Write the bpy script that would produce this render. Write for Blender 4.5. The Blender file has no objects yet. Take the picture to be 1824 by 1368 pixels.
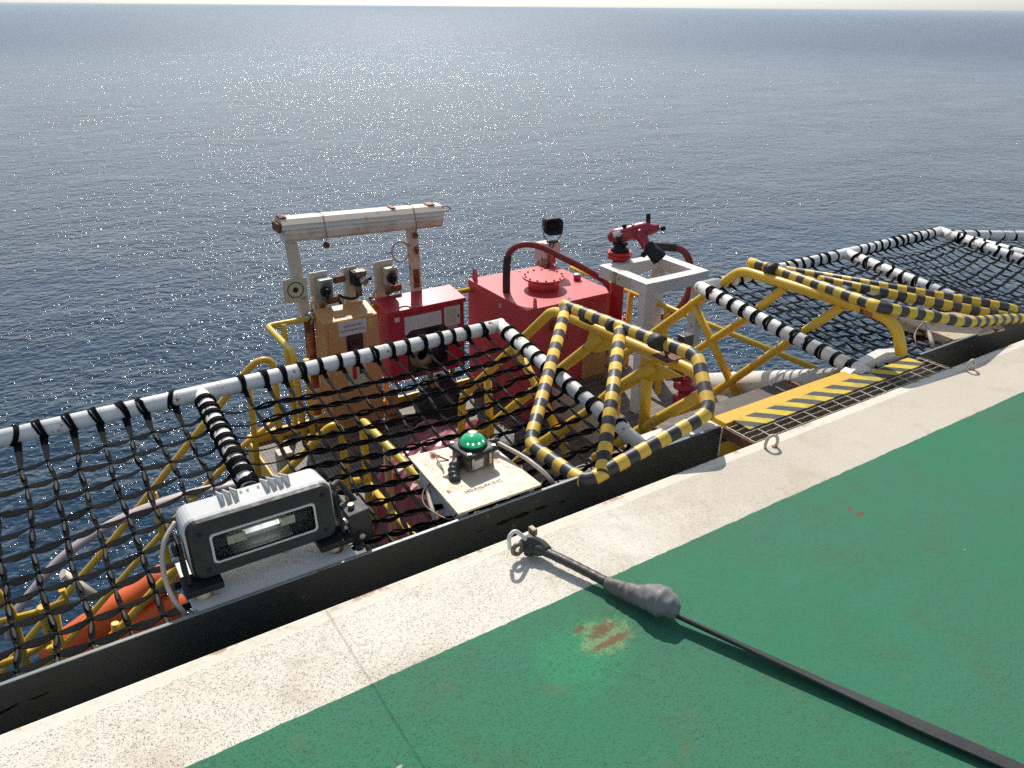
import bpy, bmesh, math, random
from mathutils import Vector, Matrix, Quaternion
R = math.radians
random.seed(7)
scn = bpy.context.scene
col = scn.collection
# ------------------------------------------------------------------ camera
F_PX, W_PX, H_PX = 1400.0, 1824.0, 1368.0
PITCH, ROLL, AZ, CAM_H = R(25.62), R(0.46), R(57.0), 1.6
C0 = Vector((0, 0, CAM_H))
fh = Vector((math.cos(AZ), math.sin(AZ), 0)); rh = Vector((math.sin(AZ), -math.cos(AZ), 0)); up = Vector((0, 0, 1))
FW = fh*math.cos(PITCH) - up*math.sin(PITCH); U_ = fh*math.sin(PITCH) + up*math.cos(PITCH)
RT = rh*math.cos(ROLL) + U_*math.sin(ROLL); UP = -rh*math.sin(ROLL) + U_*math.cos(ROLL)
cam = bpy.data.cameras.new('camera'); co = bpy.data.objects.new('camera', cam); col.objects.link(co)
cam.lens = 36*F_PX/W_PX; cam.sensor_width = 36; cam.clip_start = 0.05; cam.clip_end = 200000
co.matrix_world = Matrix(((RT.x, UP.x, -FW.x, C0.x), (RT.y, UP.y, -FW.y, C0.y), (RT.z, UP.z, -FW.z, C0.z), (0, 0, 0, 1)))
scn.camera = co
# ------------------------------------------------------------------ sky, sun, exposure
SUN_AZ, SUN_EL = R(65), R(45.0)
world = bpy.data.worlds.new('World'); scn.world = world; world.use_nodes = True
wn = world.node_tree; wn.nodes.clear()
sky = wn.nodes.new('ShaderNodeTexSky'); sky.sky_type = 'NISHITA'; sky.sun_disc = False
sky.sun_elevation = SUN_EL; sky.sun_rotation = R(90) - SUN_AZ
sky.air_density = 1.0; sky.dust_density = 0.8; sky.ozone_density = 3.0
bg = wn.nodes.new('ShaderNodeBackground'); bg.inputs[1].default_value = 0.115
wo = wn.nodes.new('ShaderNodeOutputWorld')
hs_ = wn.nodes.new('ShaderNodeHueSaturation'); hs_.inputs['Saturation'].default_value = .5
tn = wn.nodes.new('ShaderNodeMix'); tn.data_type = 'RGBA'; tn.blend_type = 'MULTIPLY'; tn.inputs[0].default_value = 1; tn.inputs[7].default_value = (.92, .975, 1.025, 1)
wn.links.new(sky.outputs[0], hs_.inputs['Color']); wn.links.new(hs_.outputs[0], tn.inputs[6]); wn.links.new(tn.outputs[2], bg.inputs[0]); wn.links.new(bg.outputs[0], wo.inputs[0])
sl = bpy.data.lights.new('sun', 'SUN'); sl.energy = 3.8; sl.angle = R(0.53); sl.color = (1, 0.95, 0.87)
so = bpy.data.objects.new('sun', sl); col.objects.link(so)
sd = Vector((math.cos(SUN_AZ)*math.cos(SUN_EL), math.sin(SUN_AZ)*math.cos(SUN_EL), math.sin(SUN_EL)))
so.rotation_euler = sd.to_track_quat('Z', 'Y').to_euler(); so.location = (0, 0, 20)
scn.view_settings.view_transform = 'Standard'; scn.view_settings.look = 'None'
scn.view_settings.exposure = 0.22; scn.view_settings.gamma = 1; scn.view_settings.use_curve_mapping = False

# ------------------------------------------------------------------ helpers
def ray(x, y):
    return (FW*F_PX + RT*(x-W_PX/2) - UP*(y-H_PX/2)).normalized()
def P(x, y, X=None, Y=None, Z=None):
    """survey: where the sight line to photo point (x, y) meets a real plane of the place"""
    d = ray(x, y)
    if X is not None: return C0 + d*(X/d.x)
    if Y is not None: return C0 + d*(Y/d.y)
    return C0 + d*((Z-CAM_H)/d.z)
def PP(x, y, a, b):
    """meets the upright plane through ground points a and b"""
    n = Vector((-(b[1]-a[1]), b[0]-a[0], 0)); d = ray(x, y)
    return C0 + d*((Vector((a[0], a[1], 0))-C0).dot(n)/d.dot(n))
def PN(x, y, p0, n):
    d = ray(x, y); n = Vector(n); return C0 + d*((Vector(p0)-C0).dot(n)/d.dot(n))
ORG = {}
def tag(o, label, cat, group=None, kind=None):
    o['label'] = label; o['category'] = cat
    if group: o['group'] = group
    if kind: o['kind'] = kind
    return o
def thing(name, label, cat, loc, group=None):
    o = bpy.data.objects.new(name, None); col.objects.link(o); o.location = loc; o.empty_display_size = .05
    ORG[o.name] = Vector(loc); return tag(o, label, cat, group)
class MB:
    def __init__(s): s.bm = bmesh.new(); s.uv = s.bm.loops.layers.uv.new('UVMap')
    def box(s, lo, hi, bev=0.0, rot=None, piv=None):
        lo = Vector(lo); hi = Vector(hi); c = (lo+hi)/2; d = hi-lo
        m = Matrix.Translation(c) @ Matrix.Diagonal((abs(d.x), abs(d.y), abs(d.z), 1))
        if rot is not None:
            pv = Vector(piv) if piv is not None else c
            m = Matrix.Translation(pv) @ rot.to_4x4() @ Matrix.Translation(-pv) @ m
        r = bmesh.ops.create_cube(s.bm, size=1, matrix=m)
        if bev > 0:
            es = set(e for v in r['verts'] for e in v.link_edges)
            bmesh.ops.bevel(s.bm, geom=list(es), offset=bev, segments=2, affect='EDGES', profile=.6)
        return s
    def hexa(s, pts, bev=0.0):
        """eight corners: bottom four then top four"""
        v = [s.bm.verts.new(p) for p in pts]
        fs = [s.bm.faces.new([v[i] for i in q]) for q in ((3,2,1,0),(4,5,6,7),(0,1,5,4),(1,2,6,5),(2,3,7,6),(3,0,4,7))]
        if bev > 0:
            es = set(e for f in fs for e in f.edges)
            bmesh.ops.bevel(s.bm, geom=list(es), offset=bev, segments=2, affect='EDGES', profile=.6)
        return s
    def tube(s, pts, r, seg=12, cap=True, closed=False, uvscale=1.0, flat=1.0, u0=0.0, normal=None):
        pts = [Vector(p) for p in pts]; n = len(pts)
        rr = r if isinstance(r, (list, tuple)) else [r]*n
        rings = []; u = u0; us = []
        t0 = (pts[1]-pts[0]).normalized()
        if normal is not None: nrm = Vector(normal)
        else: nrm = Vector((0, 0, 1)) if abs(t0.z) < .9 else Vector((1, 0, 0))
        nrm = (nrm - t0*nrm.dot(t0)).normalized()
        for i in range(n):
            if closed: t = (pts[(i+1) % n]-pts[i-1]).normalized()
            else: t = (pts[min(i+1, n-1)]-pts[max(i-1, 0)]).normalized()
            nrm = (nrm - t*nrm.dot(t)).normalized(); b = t.cross(nrm)
            k = 1.0
            if 0 < i < n-1 or closed:
                a = (pts[i]-pts[i-1]).normalized()
                cs = max(.55, math.sqrt(max(0, (1+a.dot((pts[(i+1) % n]-pts[i]).normalized()))/2))); k = 1.0/cs if cs < .995 else 1.0
                if k > 1.25: k = 1.25
            if i: u += (pts[i]-pts[i-1]).length
            us.append(u)
            rings.append([s.bm.verts.new(pts[i] + nrm*(rr[i]*flat*math.cos(2*math.pi*j/seg)) + b*(rr[i]*math.sin(2*math.pi*j/seg))) for j in range(seg)])
        m = n if closed else n-1
        for i in range(m):
            A = rings[i]; B = rings[(i+1) % n]; ua = us[i]; ub = us[i+1] if i+1 < n else us[i]+(pts[0]-pts[i]).length
            for j in range(seg):
                k2 = (j+1) % seg
                f = s.bm.faces.new((A[j], A[k2], B[k2], B[j])); f.smooth = True
                for l, (uu, vv) in zip(f.loops, ((ua, j/seg), (ua, (j+1)/seg), (ub, (j+1)/seg), (ub, j/seg))): l[s.uv].uv = (uu*uvscale, vv)
        if cap and not closed:
            for ring, uu in ((rings[0][::-1], us[0]), (rings[-1], us[-1])):
                f = s.bm.faces.new(ring)
                for l in f.loops: l[s.uv].uv = (uu*uvscale, 0)
        return s
    def lathe(s, prof, origin=(0,0,0), axis=(0,0,1), seg=24, smooth=True):
        """prof: list of (radius, height)"""
        q = Vector(axis).normalized().to_track_quat('Z', 'Y'); o = Vector(origin); rings = []
        for (r, h) in prof:
            if r < 1e-6: rings.append([s.bm.verts.new(o + q @ Vector((0, 0, h)))])
            else: rings.append([s.bm.verts.new(o + q @ Vector((r*math.cos(2*math.pi*j/seg), r*math.sin(2*math.pi*j/seg), h))) for j in range(seg)])
        for a, b in zip(rings, rings[1:]):
            for j in range(seg):
                k = (j+1) % seg
                if len(a) == 1 and len(b) == 1: break
                if len(a) == 1: f = s.bm.faces.new((a[0], b[k], b[j]))
                elif len(b) == 1: f = s.bm.faces.new((a[j], a[k], b[0]))
                else: f = s.bm.faces.new((a[j], a[k], b[k], b[j]))
                f.smooth = smooth
        if len(rings[0]) > 1: s.bm.faces.new(rings[0][::-1])
        if len(rings[-1]) > 1: s.bm.faces.new(rings[-1])
        return s
    def bolt(s, p, axis=(0,0,1), r=.01, h=.007):
        return s.lathe([(r, 0), (r, h)], p, axis, 6, smooth=False)
    def poly(s, pts, thick=None):
        """prism: outline pts pushed along vector thick"""
        a = [s.bm.verts.new(p) for p in pts]
        f = s.bm.faces.new(a)
        if thick is not None:
            t = Vector(thick); b = [s.bm.verts.new(Vector(p)+t) for p in pts]
            s.bm.faces.new(b[::-1]); n = len(a)
            for i in range(n): s.bm.faces.new((a[i], b[i], b[(i+1) % n], a[(i+1) % n]))
        return s
    def build(s, name, m, parent=None, recalc=True, origin=None, smooth_angle=None):
        if recalc: bmesh.ops.recalc_face_normals(s.bm, faces=s.bm.faces)
        if parent is not None: L = ORG[parent.name]
        elif origin is not None: L = Vector(origin)
        else:
            vs = [v.co for v in s.bm.verts]
            L = Vector(((min(v.x for v in vs)+max(v.x for v in vs))/2, (min(v.y for v in vs)+max(v.y for v in vs))/2, min(v.z for v in vs)))
        bmesh.ops.translate(s.bm, verts=s.bm.verts, vec=-L)
        me = bpy.data.meshes.new(name); s.bm.to_mesh(me); s.bm.free(); me.materials.append(m)
        o = bpy.data.objects.new(name, me); col.objects.link(o)
        if parent is not None: o.parent = parent
        else: o.location = L
        ORG[o.name] = L
        return o
def rounded(pts, r, n=5):
    pts = [Vector(p) for p in pts]; out = [pts[0]]
    for a, b, c in zip(pts, pts[1:], pts[2:]):
        ra = min(r, (b-a).length*.48); rc = min(r, (c-b).length*.48)
        p = b+(a-b).normalized()*ra; q = b+(c-b).normalized()*rc
        for i in range(n+1):
            t = i/n; out.append(p*(1-t)**2 + b*2*t*(1-t) + q*t*t)
    out.append(pts[-1]); return out
def spline(pts, n=8):
    pts = [Vector(p) for p in pts]; P4 = [pts[0]*2-pts[1]] + pts + [pts[-1]*2-pts[-2]]; out = []
    for i in range(1, len(P4)-2):
        p0, p1, p2, p3 = P4[i-1:i+3]
        for k in range(n):
            t = k/n; out.append(.5*((2*p1)+(p2-p0)*t+(2*p0-5*p1+4*p2-p3)*t*t+(3*p1-p0-3*p2+p3)*t**3))
    out.append(pts[-1]); return out
def copy_part(o, parent, loc, rot=None, scale=None):
    c = o.copy(); col.objects.link(c); c.parent = parent
    c.location = Vector(loc) - (ORG[parent.name] if parent is not None else Vector())
    if rot is not None: c.rotation_euler = rot
    if scale is not None: c.scale = scale
    ORG[c.name] = Vector(loc); return c
# ------------------------------------------------------------------ materials
class NT:
    def __init__(s, name):
        s.m = bpy.data.materials.new(name); s.m.use_nodes = True; s.t = s.m.node_tree
        s.b = s.t.nodes['Principled BSDF']; s.tc = s.t.nodes.new('ShaderNodeTexCoord')
    def n(s, typ, **kw):
        o = s.t.nodes.new(typ)
        for k, v in kw.items(): setattr(o, k, v)
        return o
    def l(s, a, b): s.t.links.new(a, b)
    def noise(s, scale, detail=3, rough=.55, vec=None, off=0.0, stretch=None, dist=0.0):
        o = s.n('ShaderNodeTexNoise'); o.inputs['Scale'].default_value = scale; o.inputs['Detail'].default_value = detail
        o.inputs['Roughness'].default_value = rough; o.inputs['Distortion'].default_value = dist
        mp = s.n('ShaderNodeMapping'); mp.inputs['Location'].default_value = (off, off*.7, off*.3)
        if stretch: mp.inputs['Scale'].default_value = stretch
        s.l(vec or s.tc.outputs['Object'], mp.inputs['Vector']); s.l(mp.outputs[0], o.inputs['Vector']); return o.outputs['Fac']
    def ramp(s, v, a, b, c0=0.0, c1=1.0):
        o = s.n('ShaderNodeMapRange'); o.interpolation_type = 'SMOOTHSTEP'
        o.inputs['From Min'].default_value = a; o.inputs['From Max'].default_value = b; o.inputs['To Min'].default_value = c0; o.inputs['To Max'].default_value = c1
        s.l(v, o.inputs['Value']); return o.outputs[0]
    def mix(s, f, a, b):
        o = s.n('ShaderNodeMix', data_type='RGBA')
        for i, v in ((0, f), (6, a), (7, b)):
            if hasattr(v, 'is_output'): s.l(v, o.inputs[i])
            elif i == 0: o.inputs[0].default_value = v
            else: o.inputs[i].default_value = (*v[:3], 1)
        return o.outputs[2]
    def math(s, op, a, b=0.0):
        o = s.n('ShaderNodeMath', operation=op)
        for i, v in enumerate((a, b)):
            if hasattr(v, 'is_output'): s.l(v, o.inputs[i])
            else: o.inputs[i].default_value = v
        return o.outputs[0]
    def bump(s, h, strength=.3, dist=.002, nrm=None):
        o = s.n('ShaderNodeBump'); o.inputs['Strength'].default_value = strength; o.inputs['Distance'].default_value = dist
        s.l(h, o.inputs['Height'])
        if nrm is not None: s.l(nrm, o.inputs['Normal'])
        return o.outputs[0]
RUST = (.16, .045, .014); RUST2 = (.42, .16, .05)
def paint(name, c, rough=.42, rust=0.0, rscale=9.0, bumpy=.15, dirt=.25, metal=0.0, dirtc=None, fade=None, spec=.5, off=0.0):
    k = NT(name); b = k.b
    big = k.noise(2.3, 4, .6, off=3+off); fine = k.noise(38, 4, .6, off=7+off)
    dc = dirtc or tuple(x*.55 for x in c)
    colr = k.mix(k.ramp(big, .42, .75, 0, dirt), c, dc)
    if fade: colr = k.mix(k.ramp(k.noise(1.3, 5, .65, off=11+off), .45, .65), colr, fade)
    colr = k.mix(k.ramp(fine, .35, .75, 0, .18), colr, tuple(x*.72 for x in c))
    ro = k.ramp(fine, .3, .8, rough-.06, rough+.14)
    if rust > 0:
        rn = k.noise(rscale, 6, .68, off=17+off); th = .72-.24*rust
        halo = k.ramp(rn, th-.07, th+.02); core = k.ramp(rn, th, th+.035)
        colr = k.mix(k.math('MULTIPLY', halo, .75), colr, RUST2); colr = k.mix(core, colr, RUST)
        ro = k.math('MAXIMUM', ro, k.math('MULTIPLY', core, .85))
    k.l(colr, b.inputs['Base Color']); k.l(ro, b.inputs['Roughness']); b.inputs['Metallic'].default_value = metal
    b.inputs['Specular IOR Level'].default_value = spec
    if bumpy: k.l(k.bump(k.noise(120, 3, .6, off=5), bumpy, .0015), b.inputs['Normal'])
    return k.m
WHITE = paint('white_marine_paint', (.78, .75, .69), .38, rust=.18, rscale=14, dirt=.2, dirtc=(.55, .5, .4))
WHITE_TUBE = paint('white_tube_paint', (.82, .80, .75), .45, rust=.30, rscale=26, dirt=.15, dirtc=(.55, .52, .46))
CREAM = paint('cream_aged_paint', (.70, .60, .48), .45, rust=.22, rscale=7, dirt=.3, dirtc=(.45, .36, .25))
CREAM_RUSTY = paint('cream_rusty_paint', (.70, .57, .42), .5, rust=.5, rscale=4.5, dirt=.4, dirtc=(.5, .3, .14))
PLATE_W = paint('cream_plate_paint', (.72, .63, .49), .5, rust=.5, rscale=8, dirt=.3, dirtc=(.66, .46, .28))
YELLOW = paint('yellow_marine_paint', (.82, .48, .035), .40, rust=.12, rscale=13, dirt=.35, dirtc=(.50, .27, .03))
YELLOW_B = paint('yellow_bright_paint', (.78, .52, .05), .42, rust=.1, rscale=13, dirt=.3, dirtc=(.55, .33, .03))
ORANGE_Y = paint('orange_yellow_cabinet_paint', (.66, .35, .14), .5, rust=.1, rscale=6, dirt=.3, dirtc=(.5, .22, .05))
RED = paint('red_tank_paint', (.64, .070, .072), .42, rust=.05, rscale=6, dirt=.35, dirtc=(.42, .05, .05), fade=(.60, .085, .085))
RED_CAB = paint('red_cabinet_paint', (.52, .030, .05), .36, rust=.05, rscale=6, dirt=.2, dirtc=(.32, .03, .05))
RED_PIPE = paint('bright_red_pipe_paint', (.52, .02, .015), .38, rust=.1, rscale=10, dirt=.3)
RED_OLD = paint('worn_red_gun_paint', (.36, .03, .045), .35, rust=.06, rscale=20, dirt=.4)
HOSE = paint('red_hose_rubber', (.26, .035, .03), .5, dirt=.5, dirtc=(.2, .07, .05))
RUBBER = paint('black_rubber', (.018, .018, .018), .55, dirt=.4, dirtc=(.05, .045, .04))
BLACK = paint('black_plastic', (.014, .014, .015), .55, dirt=.3, dirtc=(.028, .028, .028), spec=.3)
TAPE = paint('black_tape', (.028, .027, .026), .45, dirt=.6, dirtc=(.075, .065, .055), bumpy=.5)
GUTTER = paint('gutter_dark_paint', (.014, .020, .022), .5, dirt=.4, dirtc=(.028, .034, .034), rust=.04)
RUSTM = paint('rusted_steel', (.13, .06, .035), .75, rust=.8, rscale=12, dirt=.6)
RUST_POST = paint('rust_brown_pipe', (.40, .13, .05), .6, rust=.8, rscale=5, dirt=.5, dirtc=(.25, .06, .02))
STEEL = paint('stainless_steel', (.50, .47, .42), .3, metal=.85, dirt=.4, dirtc=(.3, .24, .18))
BRONZE = paint('weathered_galvanised', (.23, .185, .135), .5, metal=.5, dirt=.6, dirtc=(.12, .085, .055))
GREY_TAPE = paint('grey_tape', (.20, .197, .195), .6, dirt=.8, dirtc=(.11, .075, .055), bumpy=.6, rust=.12, rscale=16)
GREYL = paint('light_grey_aluminium', (.58, .585, .56), .5, dirt=.15)
GREYD = paint('dark_grey_cast', (.024, .025, .027), .5, dirt=.3, dirtc=(.045, .045, .045), spec=.35)
ORANGE = paint('orange_buoyancy_cover', (.75, .125, .02), .5, dirt=.4, dirtc=(.55, .06, .02))
MAROON = paint('maroon_tarpaulin', (.26, .05, .06), .38, dirt=.4, dirtc=(.22, .07, .07), bumpy=.4)
PINKW = paint('pale_cable_sheath', (.60, .50, .43), .5, dirt=.3)
BEIGE = paint('beige_switch_box', (.50, .46, .36), .45, rust=.25, rscale=30)
TEAL = paint('teal_switch_box', (.10, .24, .25), .4, fade=(.42, .40, .32), rust=.1, rscale=30)
LABELW = paint('white_label', (.72, .71, .66), .45, dirt=.15, bumpy=0)
LABELY = paint('pale_yellow_label', (.62, .60, .42), .45, dirt=.2, bumpy=0)
INK = paint('black_ink', (.02, .02, .02), .6, dirt=0, bumpy=0)
REDINK = paint('red_ink', (.55, .03, .03), .5, dirt=0, bumpy=0)
WEB = NT('black_webbing'); 
_c = WEB.mix(WEB.ramp(WEB.noise(260, 2, .5, stretch=(1, 1, 1)), .45, .7), (.006, .006, .006), (.022, .021, .020))
WEB.l(_c, WEB.b.inputs['Base Color']); WEB.b.inputs['Roughness'].default_value = .7; WEB.b.inputs['Specular IOR Level'].default_value = .04
WEB.l(WEB.bump(WEB.noise(300, 2), .5, .002), WEB.b.inputs['Normal']); WEB = WEB.m
WEBG = paint('frayed_grey_webbing', (.075, .073, .068), .7, spec=.1, dirt=.5, dirtc=(.035, .035, .03), bumpy=.6)
def stripes(name, period, bw=.5, y=(.80, .50, .07), skew=0.0, worn=.25):
    k = NT(name); sp = k.n('ShaderNodeSeparateXYZ'); k.l(k.tc.outputs['UV'], sp.inputs[0])
    u = k.math('ADD', sp.outputs[0], k.math('MULTIPLY', k.noise(30, 2), .004))
    if skew: u = k.math('ADD', u, k.math('MULTIPLY', sp.outputs[1], skew))
    fr = k.math('FRACT', k.math('MULTIPLY', u, 1/period))
    m = k.math('GREATER_THAN', fr, bw)
    d = k.noise(5, 4, .6, off=2)
    yy = k.mix(k.ramp(d, .45, .7, 0, .5), y, (.60, .33, .05)); bb = k.mix(k.ramp(d, .4, .7), (.040, .040, .042), (.065, .062, .058))
    c = k.mix(m, yy, bb)
    sc = k.ramp(k.noise(55, 4, .7, off=9), .69, .72)
    c = k.mix(k.math('MULTIPLY', sc, worn), c, (.2, .13, .07))
    k.l(c, k.b.inputs['Base Color']); k.b.inputs['Roughness'].default_value = .45
    k.l(k.bump(k.noise(90, 3), .2, .002), k.b.inputs['Normal']); return k.m
STRIPE = stripes('black_yellow_tape_stripes', .098)
STRIPE2 = stripes('black_yellow_tape_stripes_wide', .105, y=(.74, .50, .05))

# ================================================================== SETTING
# ---- sea
k = NT('sea_water')
k.b.inputs['Base Color'].default_value = (.008, .033, .064, 1); k.b.inputs['Roughness'].default_value = .07; k.b.inputs['IOR'].default_value = 1.333
SEA_Z = -38.0; k.b.inputs['Specular IOR Level'].default_value = .34
SEA_WAVES = ((.035, .8, (1, 1.5, 1), 3), (.13, .40, (1, 1.3, 1), 21), (.42, .42, (1, 1.15, 1), 43), (1.0, .30, (1, 1.1, 1), 61), (2.3, .13, (1, 1, 1), 80), (5.5, .014, (1, 1, 1), 95))
scn.cycles.use_denoising = False; scn.cycles.caustics_reflective = False; scn.cycles.caustics_refractive = False; scn.cycles.sample_clamp_direct = 45      # the denoiser smears the sun glitter
h = None
for (sc, am, st, off) in SEA_WAVES:
    mpv = k.math('MULTIPLY', k.noise(sc, 1, .5, off=off, stretch=st, dist=.3), am)
    h = mpv if h is None else k.math('ADD', h, mpv)
patch = k.ramp(k.noise(.018, 4, .6, off=5, stretch=(1, 2.2, 1)), .3, .7, .62, 1.22)
bn = k.n('ShaderNodeBump'); bn.inputs['Distance'].default_value = 1.0; k.l(patch, bn.inputs['Strength']); k.l(h, bn.inputs['Height'])
ln = k.n('ShaderNodeVectorMath', operation='LENGTH'); k.l(k.tc.outputs['Object'], ln.inputs[0])
k.l(k.ramp(ln.outputs['Value'], 60, 1200, .055, .30), k.b.inputs['Roughness'])   # ripples too fine to model farther out
k.l(bn.outputs[0], k.b.inputs['Normal'])
SEA = k.m
m = MB(); S_ = 24000
m.poly([(-S_, -S_, SEA_Z), (S_, -S_, SEA_Z), (S_, S_, SEA_Z), (-S_, S_, SEA_Z)])
sea = m.build('sea_water', SEA, origin=(0, 0, SEA_Z)); sea['kind'] = 'structure'
# ---- helideck surface: one slab, painted white edge band and green field
k = NT('deck_nonskid_paint'); geo = k.n('ShaderNodeNewGeometry'); sp = k.n('ShaderNodeSeparateXYZ'); k.l(geo.outputs['Position'], sp.inputs[0])
POS = geo.outputs['Position']; X_, Y_ = sp.outputs[0], sp.outputs[1]
def kn(scale, detail=3, rough=.55, off=0., stretch=None, dist=0.): return k.noise(scale, detail, rough, vec=POS, off=off, stretch=stretch, dist=dist)
wob = k.math('MULTIPLY', k.math('SUBTRACT', kn(14, 4, .7, 3), .5), .014)
edge = k.math('ADD', Y_, wob)
isw = k.ramp(edge, 1.4655, 1.4685)
lip = k.ramp(k.math('ADD', Y_, k.math('MULTIPLY', wob, 1.0)), 1.752, 1.760)
def ell(cx, cy, a, b, ang, wobs=8, wa=.5, lo=.8, hi=1.05):
    dx = k.math('SUBTRACT', X_, cx); dy = k.math('SUBTRACT', Y_, cy); ca, sa = math.cos(ang), math.sin(ang)
    u = k.math('MULTIPLY', k.math('ADD', k.math('MULTIPLY', dx, ca), k.math('MULTIPLY', dy, sa)), 1/a)
    v = k.math('MULTIPLY', k.math('SUBTRACT', k.math('MULTIPLY', dy, ca), k.math('MULTIPLY', dx, sa)), 1/b)
    r = k.math('SQRT', k.math('ADD', k.math('MULTIPLY', u, u), k.math('MULTIPLY', v, v)))
    r = k.math('ADD', r, k.math('MULTIPLY', k.math('SUBTRACT', kn(wobs, 5, .7, cx*3), .5), wa*2))
    return k.ramp(r, lo, hi, 1, 0)
grit = kn(250, 2, .6, 1, (1, 1.0, .2)); grit2 = kn(125, 3, .6, 9, (1, 1., .2)); coarse = kn(2.2, 4, .6, 15); mid = kn(9, 4, .6, 25)
pit = k.ramp(k.math('ADD', k.math('MULTIPLY', grit, .62), k.math('MULTIPLY', grit2, .38)), .425, .462, 1, 0)  # dark specks: dirt in the pits, plus shade of the grit painted in
amt = k.ramp(k.math('ADD', k.math('MULTIPLY', X_, -.22), k.math('MULTIPLY', coarse, .8)), -.25, .35, .30, 1)
pit = k.math('MULTIPLY', pit, amt)
w = k.mix(k.ramp(coarse, .35, .7), (.79, .74, .63), (.73, .66, .54))
w = k.mix(k.math('MULTIPLY', k.ramp(k.math('ADD', X_, k.math('MULTIPLY', mid, 1.2)), 1.7, 2.7), .75), w, (.55, .48, .38))
w = k.mix(k.math('MULTIPLY', k.ramp(kn(5, 6, .7, 33), .50, .64), .35), w, (.45, .37, .26))
w = k.mix(k.math('MULTIPLY', pit, .85), w, (.20, .17, .13))
w = k.mix(k.math('MULTIPLY', lip, .9), w, k.mix(k.ramp(kn(22, 5, .7, 41), .5, .75, 0, .5), (.74, .70, .58), (.60, .43, .25)))
spots = k.ramp(kn(17, 4, .75, 51), .735, .765); w = k.mix(spots, w, (.42, .20, .08))
rl = k.math('MULTIPLY', k.ramp(Y_, 1.775, 1.797), k.ramp(kn(9, 5, .7, 61), .54, .64)); w = k.mix(k.math('MULTIPLY', rl, .7), w, (.36, .14, .05))
g = k.mix(k.ramp(coarse, .3, .7), (.040, .190, .100), (.056, .180, .106))
g = k.mix(k.math('MULTIPLY', k.ramp(mid, .52, .72), .5), g, (.065, .15, .075))
g = k.mix(k.math('MULTIPLY', k.ramp(kn(4.0, 3, .6, 71), .5, .7), .35), g, (.045, .21, .12))
g = k.mix(k.math('MULTIPLY', pit, .7), g, (.012, .055, .034))
dirtl = k.math('MULTIPLY', k.ramp(kn(6, 5, .7, 83), .60, .72), .28); g = k.mix(dirtl, g, (.16, .13, .07))
fresh = ell(1.05, 1.262, .18, .13, .3, 22, .9, .45, 1.1)
g = k.mix(k.math('MULTIPLY', fresh, .6), g, k.mix(pit, (.035, .27, .12), (.02, .10, .05)))
yl = ell(1.15, 1.275, .115, .085, .1, 30, .8, .45, .9); yl = k.math('MULTIPLY', yl, k.ramp(kn(240, 3, .6, 91), .42, .52))
g = k.mix(k.math('MULTIPLY', yl, .6), g, (.36, .38, .16))
br = ell(1.155, 1.30, .060, .030, .2, 55, 1.3, .35, 1.0); g = k.mix(k.math('MULTIPLY', br, .9), g, (.14, .085, .05))
for q in ((1.150, 1.250, .080, .015, .02), (1.10, 1.335, .022, .012, .3), (2.28, 1.26, .030, .011, .1), (2.28, 1.30, .018, .008, .5)):
    g = k.mix(k.math('MULTIPLY', ell(*q, 60, 1.1, .55, 1.05), .85), g, (.17, .075, .045))
sc_f = k.math('MULTIPLY', k.ramp(kn(3.0, 5, .75, 131, (1, 4.5, 1), .8), .60, .66), k.ramp(kn(1.1, 2, .5, 141), .48, .6)); g = k.mix(k.math('MULTIPLY', sc_f, .35), g, (.10, .17, .12))
for q in ((.475, 1.20, .010, .006, .3), (2.4, .95, .004, .003, 0)):
    g = k.mix(ell(*q, 60, .3, .7, 1.0), g, (.40, .40, .34))
c = k.mix(isw, g, w)
sx = k.math('ABSOLUTE', k.math('SUBTRACT', k.math('ADD', X_, k.math('MULTIPLY', k.math('SUBTRACT', mid, .5), .006)), .520))
seam = k.ramp(sx, .0015, .006, 1, 0)
c = k.mix(k.math('MULTIPLY', seam, .38), c, k.mix(isw, (.02, .09, .05), (.4, .33, .24)))
k.l(c, k.b.inputs['Base Color']); k.b.inputs['Roughness'].default_value = .75; k.b.inputs['Specular IOR Level'].default_value = .18
hh = k.math('ADD', k.math('MULTIPLY', grit2, .7), k.math('MULTIPLY', grit, .5))
hh = k.math('MULTIPLY', hh, k.math('SUBTRACT', 1.0, k.math('MULTIPLY', k.math('MULTIPLY', lip, isw), .85)))
hh = k.math('MULTIPLY', hh, k.ramp(amt, .3, 1, .45, 1))
n1 = k.bump(hh, .5, .004); n2 = k.bump(k.math('ADD', k.math('MULTIPLY', seam, -1.0), k.math('MULTIPLY', mid, 1.2)), .35, .006, n1)
k.l(n2, k.b.inputs['Normal']); DECK = k.m
m = MB(); m.box((-9, -8, -.38), (14, 1.803, 0), bev=.006)
deck = m.build('deck', DECK, origin=(0, 0, 0)); deck['kind'] = 'structure'
# ---- gutter channel and upstand plates
m = MB(); m.box((-9, 1.8032, -.36), (14, 1.974, -.35)); o = m.build('deck_gutter', GUTTER); o['kind'] = 'structure'
def plate(x0, x1, label):
    t = thing('gutter_plate', label, 'edge plate', (x0, 1.98, -.36))
    m = MB(); m.box((x0, 1.9745, -.36), (x1, 1.984, 0.0), bev=.001); m.build('upstand', GUTTER, t)
    m = MB(); m.box((x0, 1.9742, .0003), (x1, 1.9858, .0035), bev=.001); m.build('top_edge', EDGEM, t)
EDGEM = paint('worn_plate_edge', (.20, .24, .24), .4, rust=.3, rscale=22, dirt=.5, dirtc=(.5, .48, .42))
plate(-6.0, 2.345, 'long dark gutter plate running under the floodlight, left of the step grating')
plate(3.79, 12.0, 'dark gutter plate right of the step grating, beneath the flat striped gate')

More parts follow.
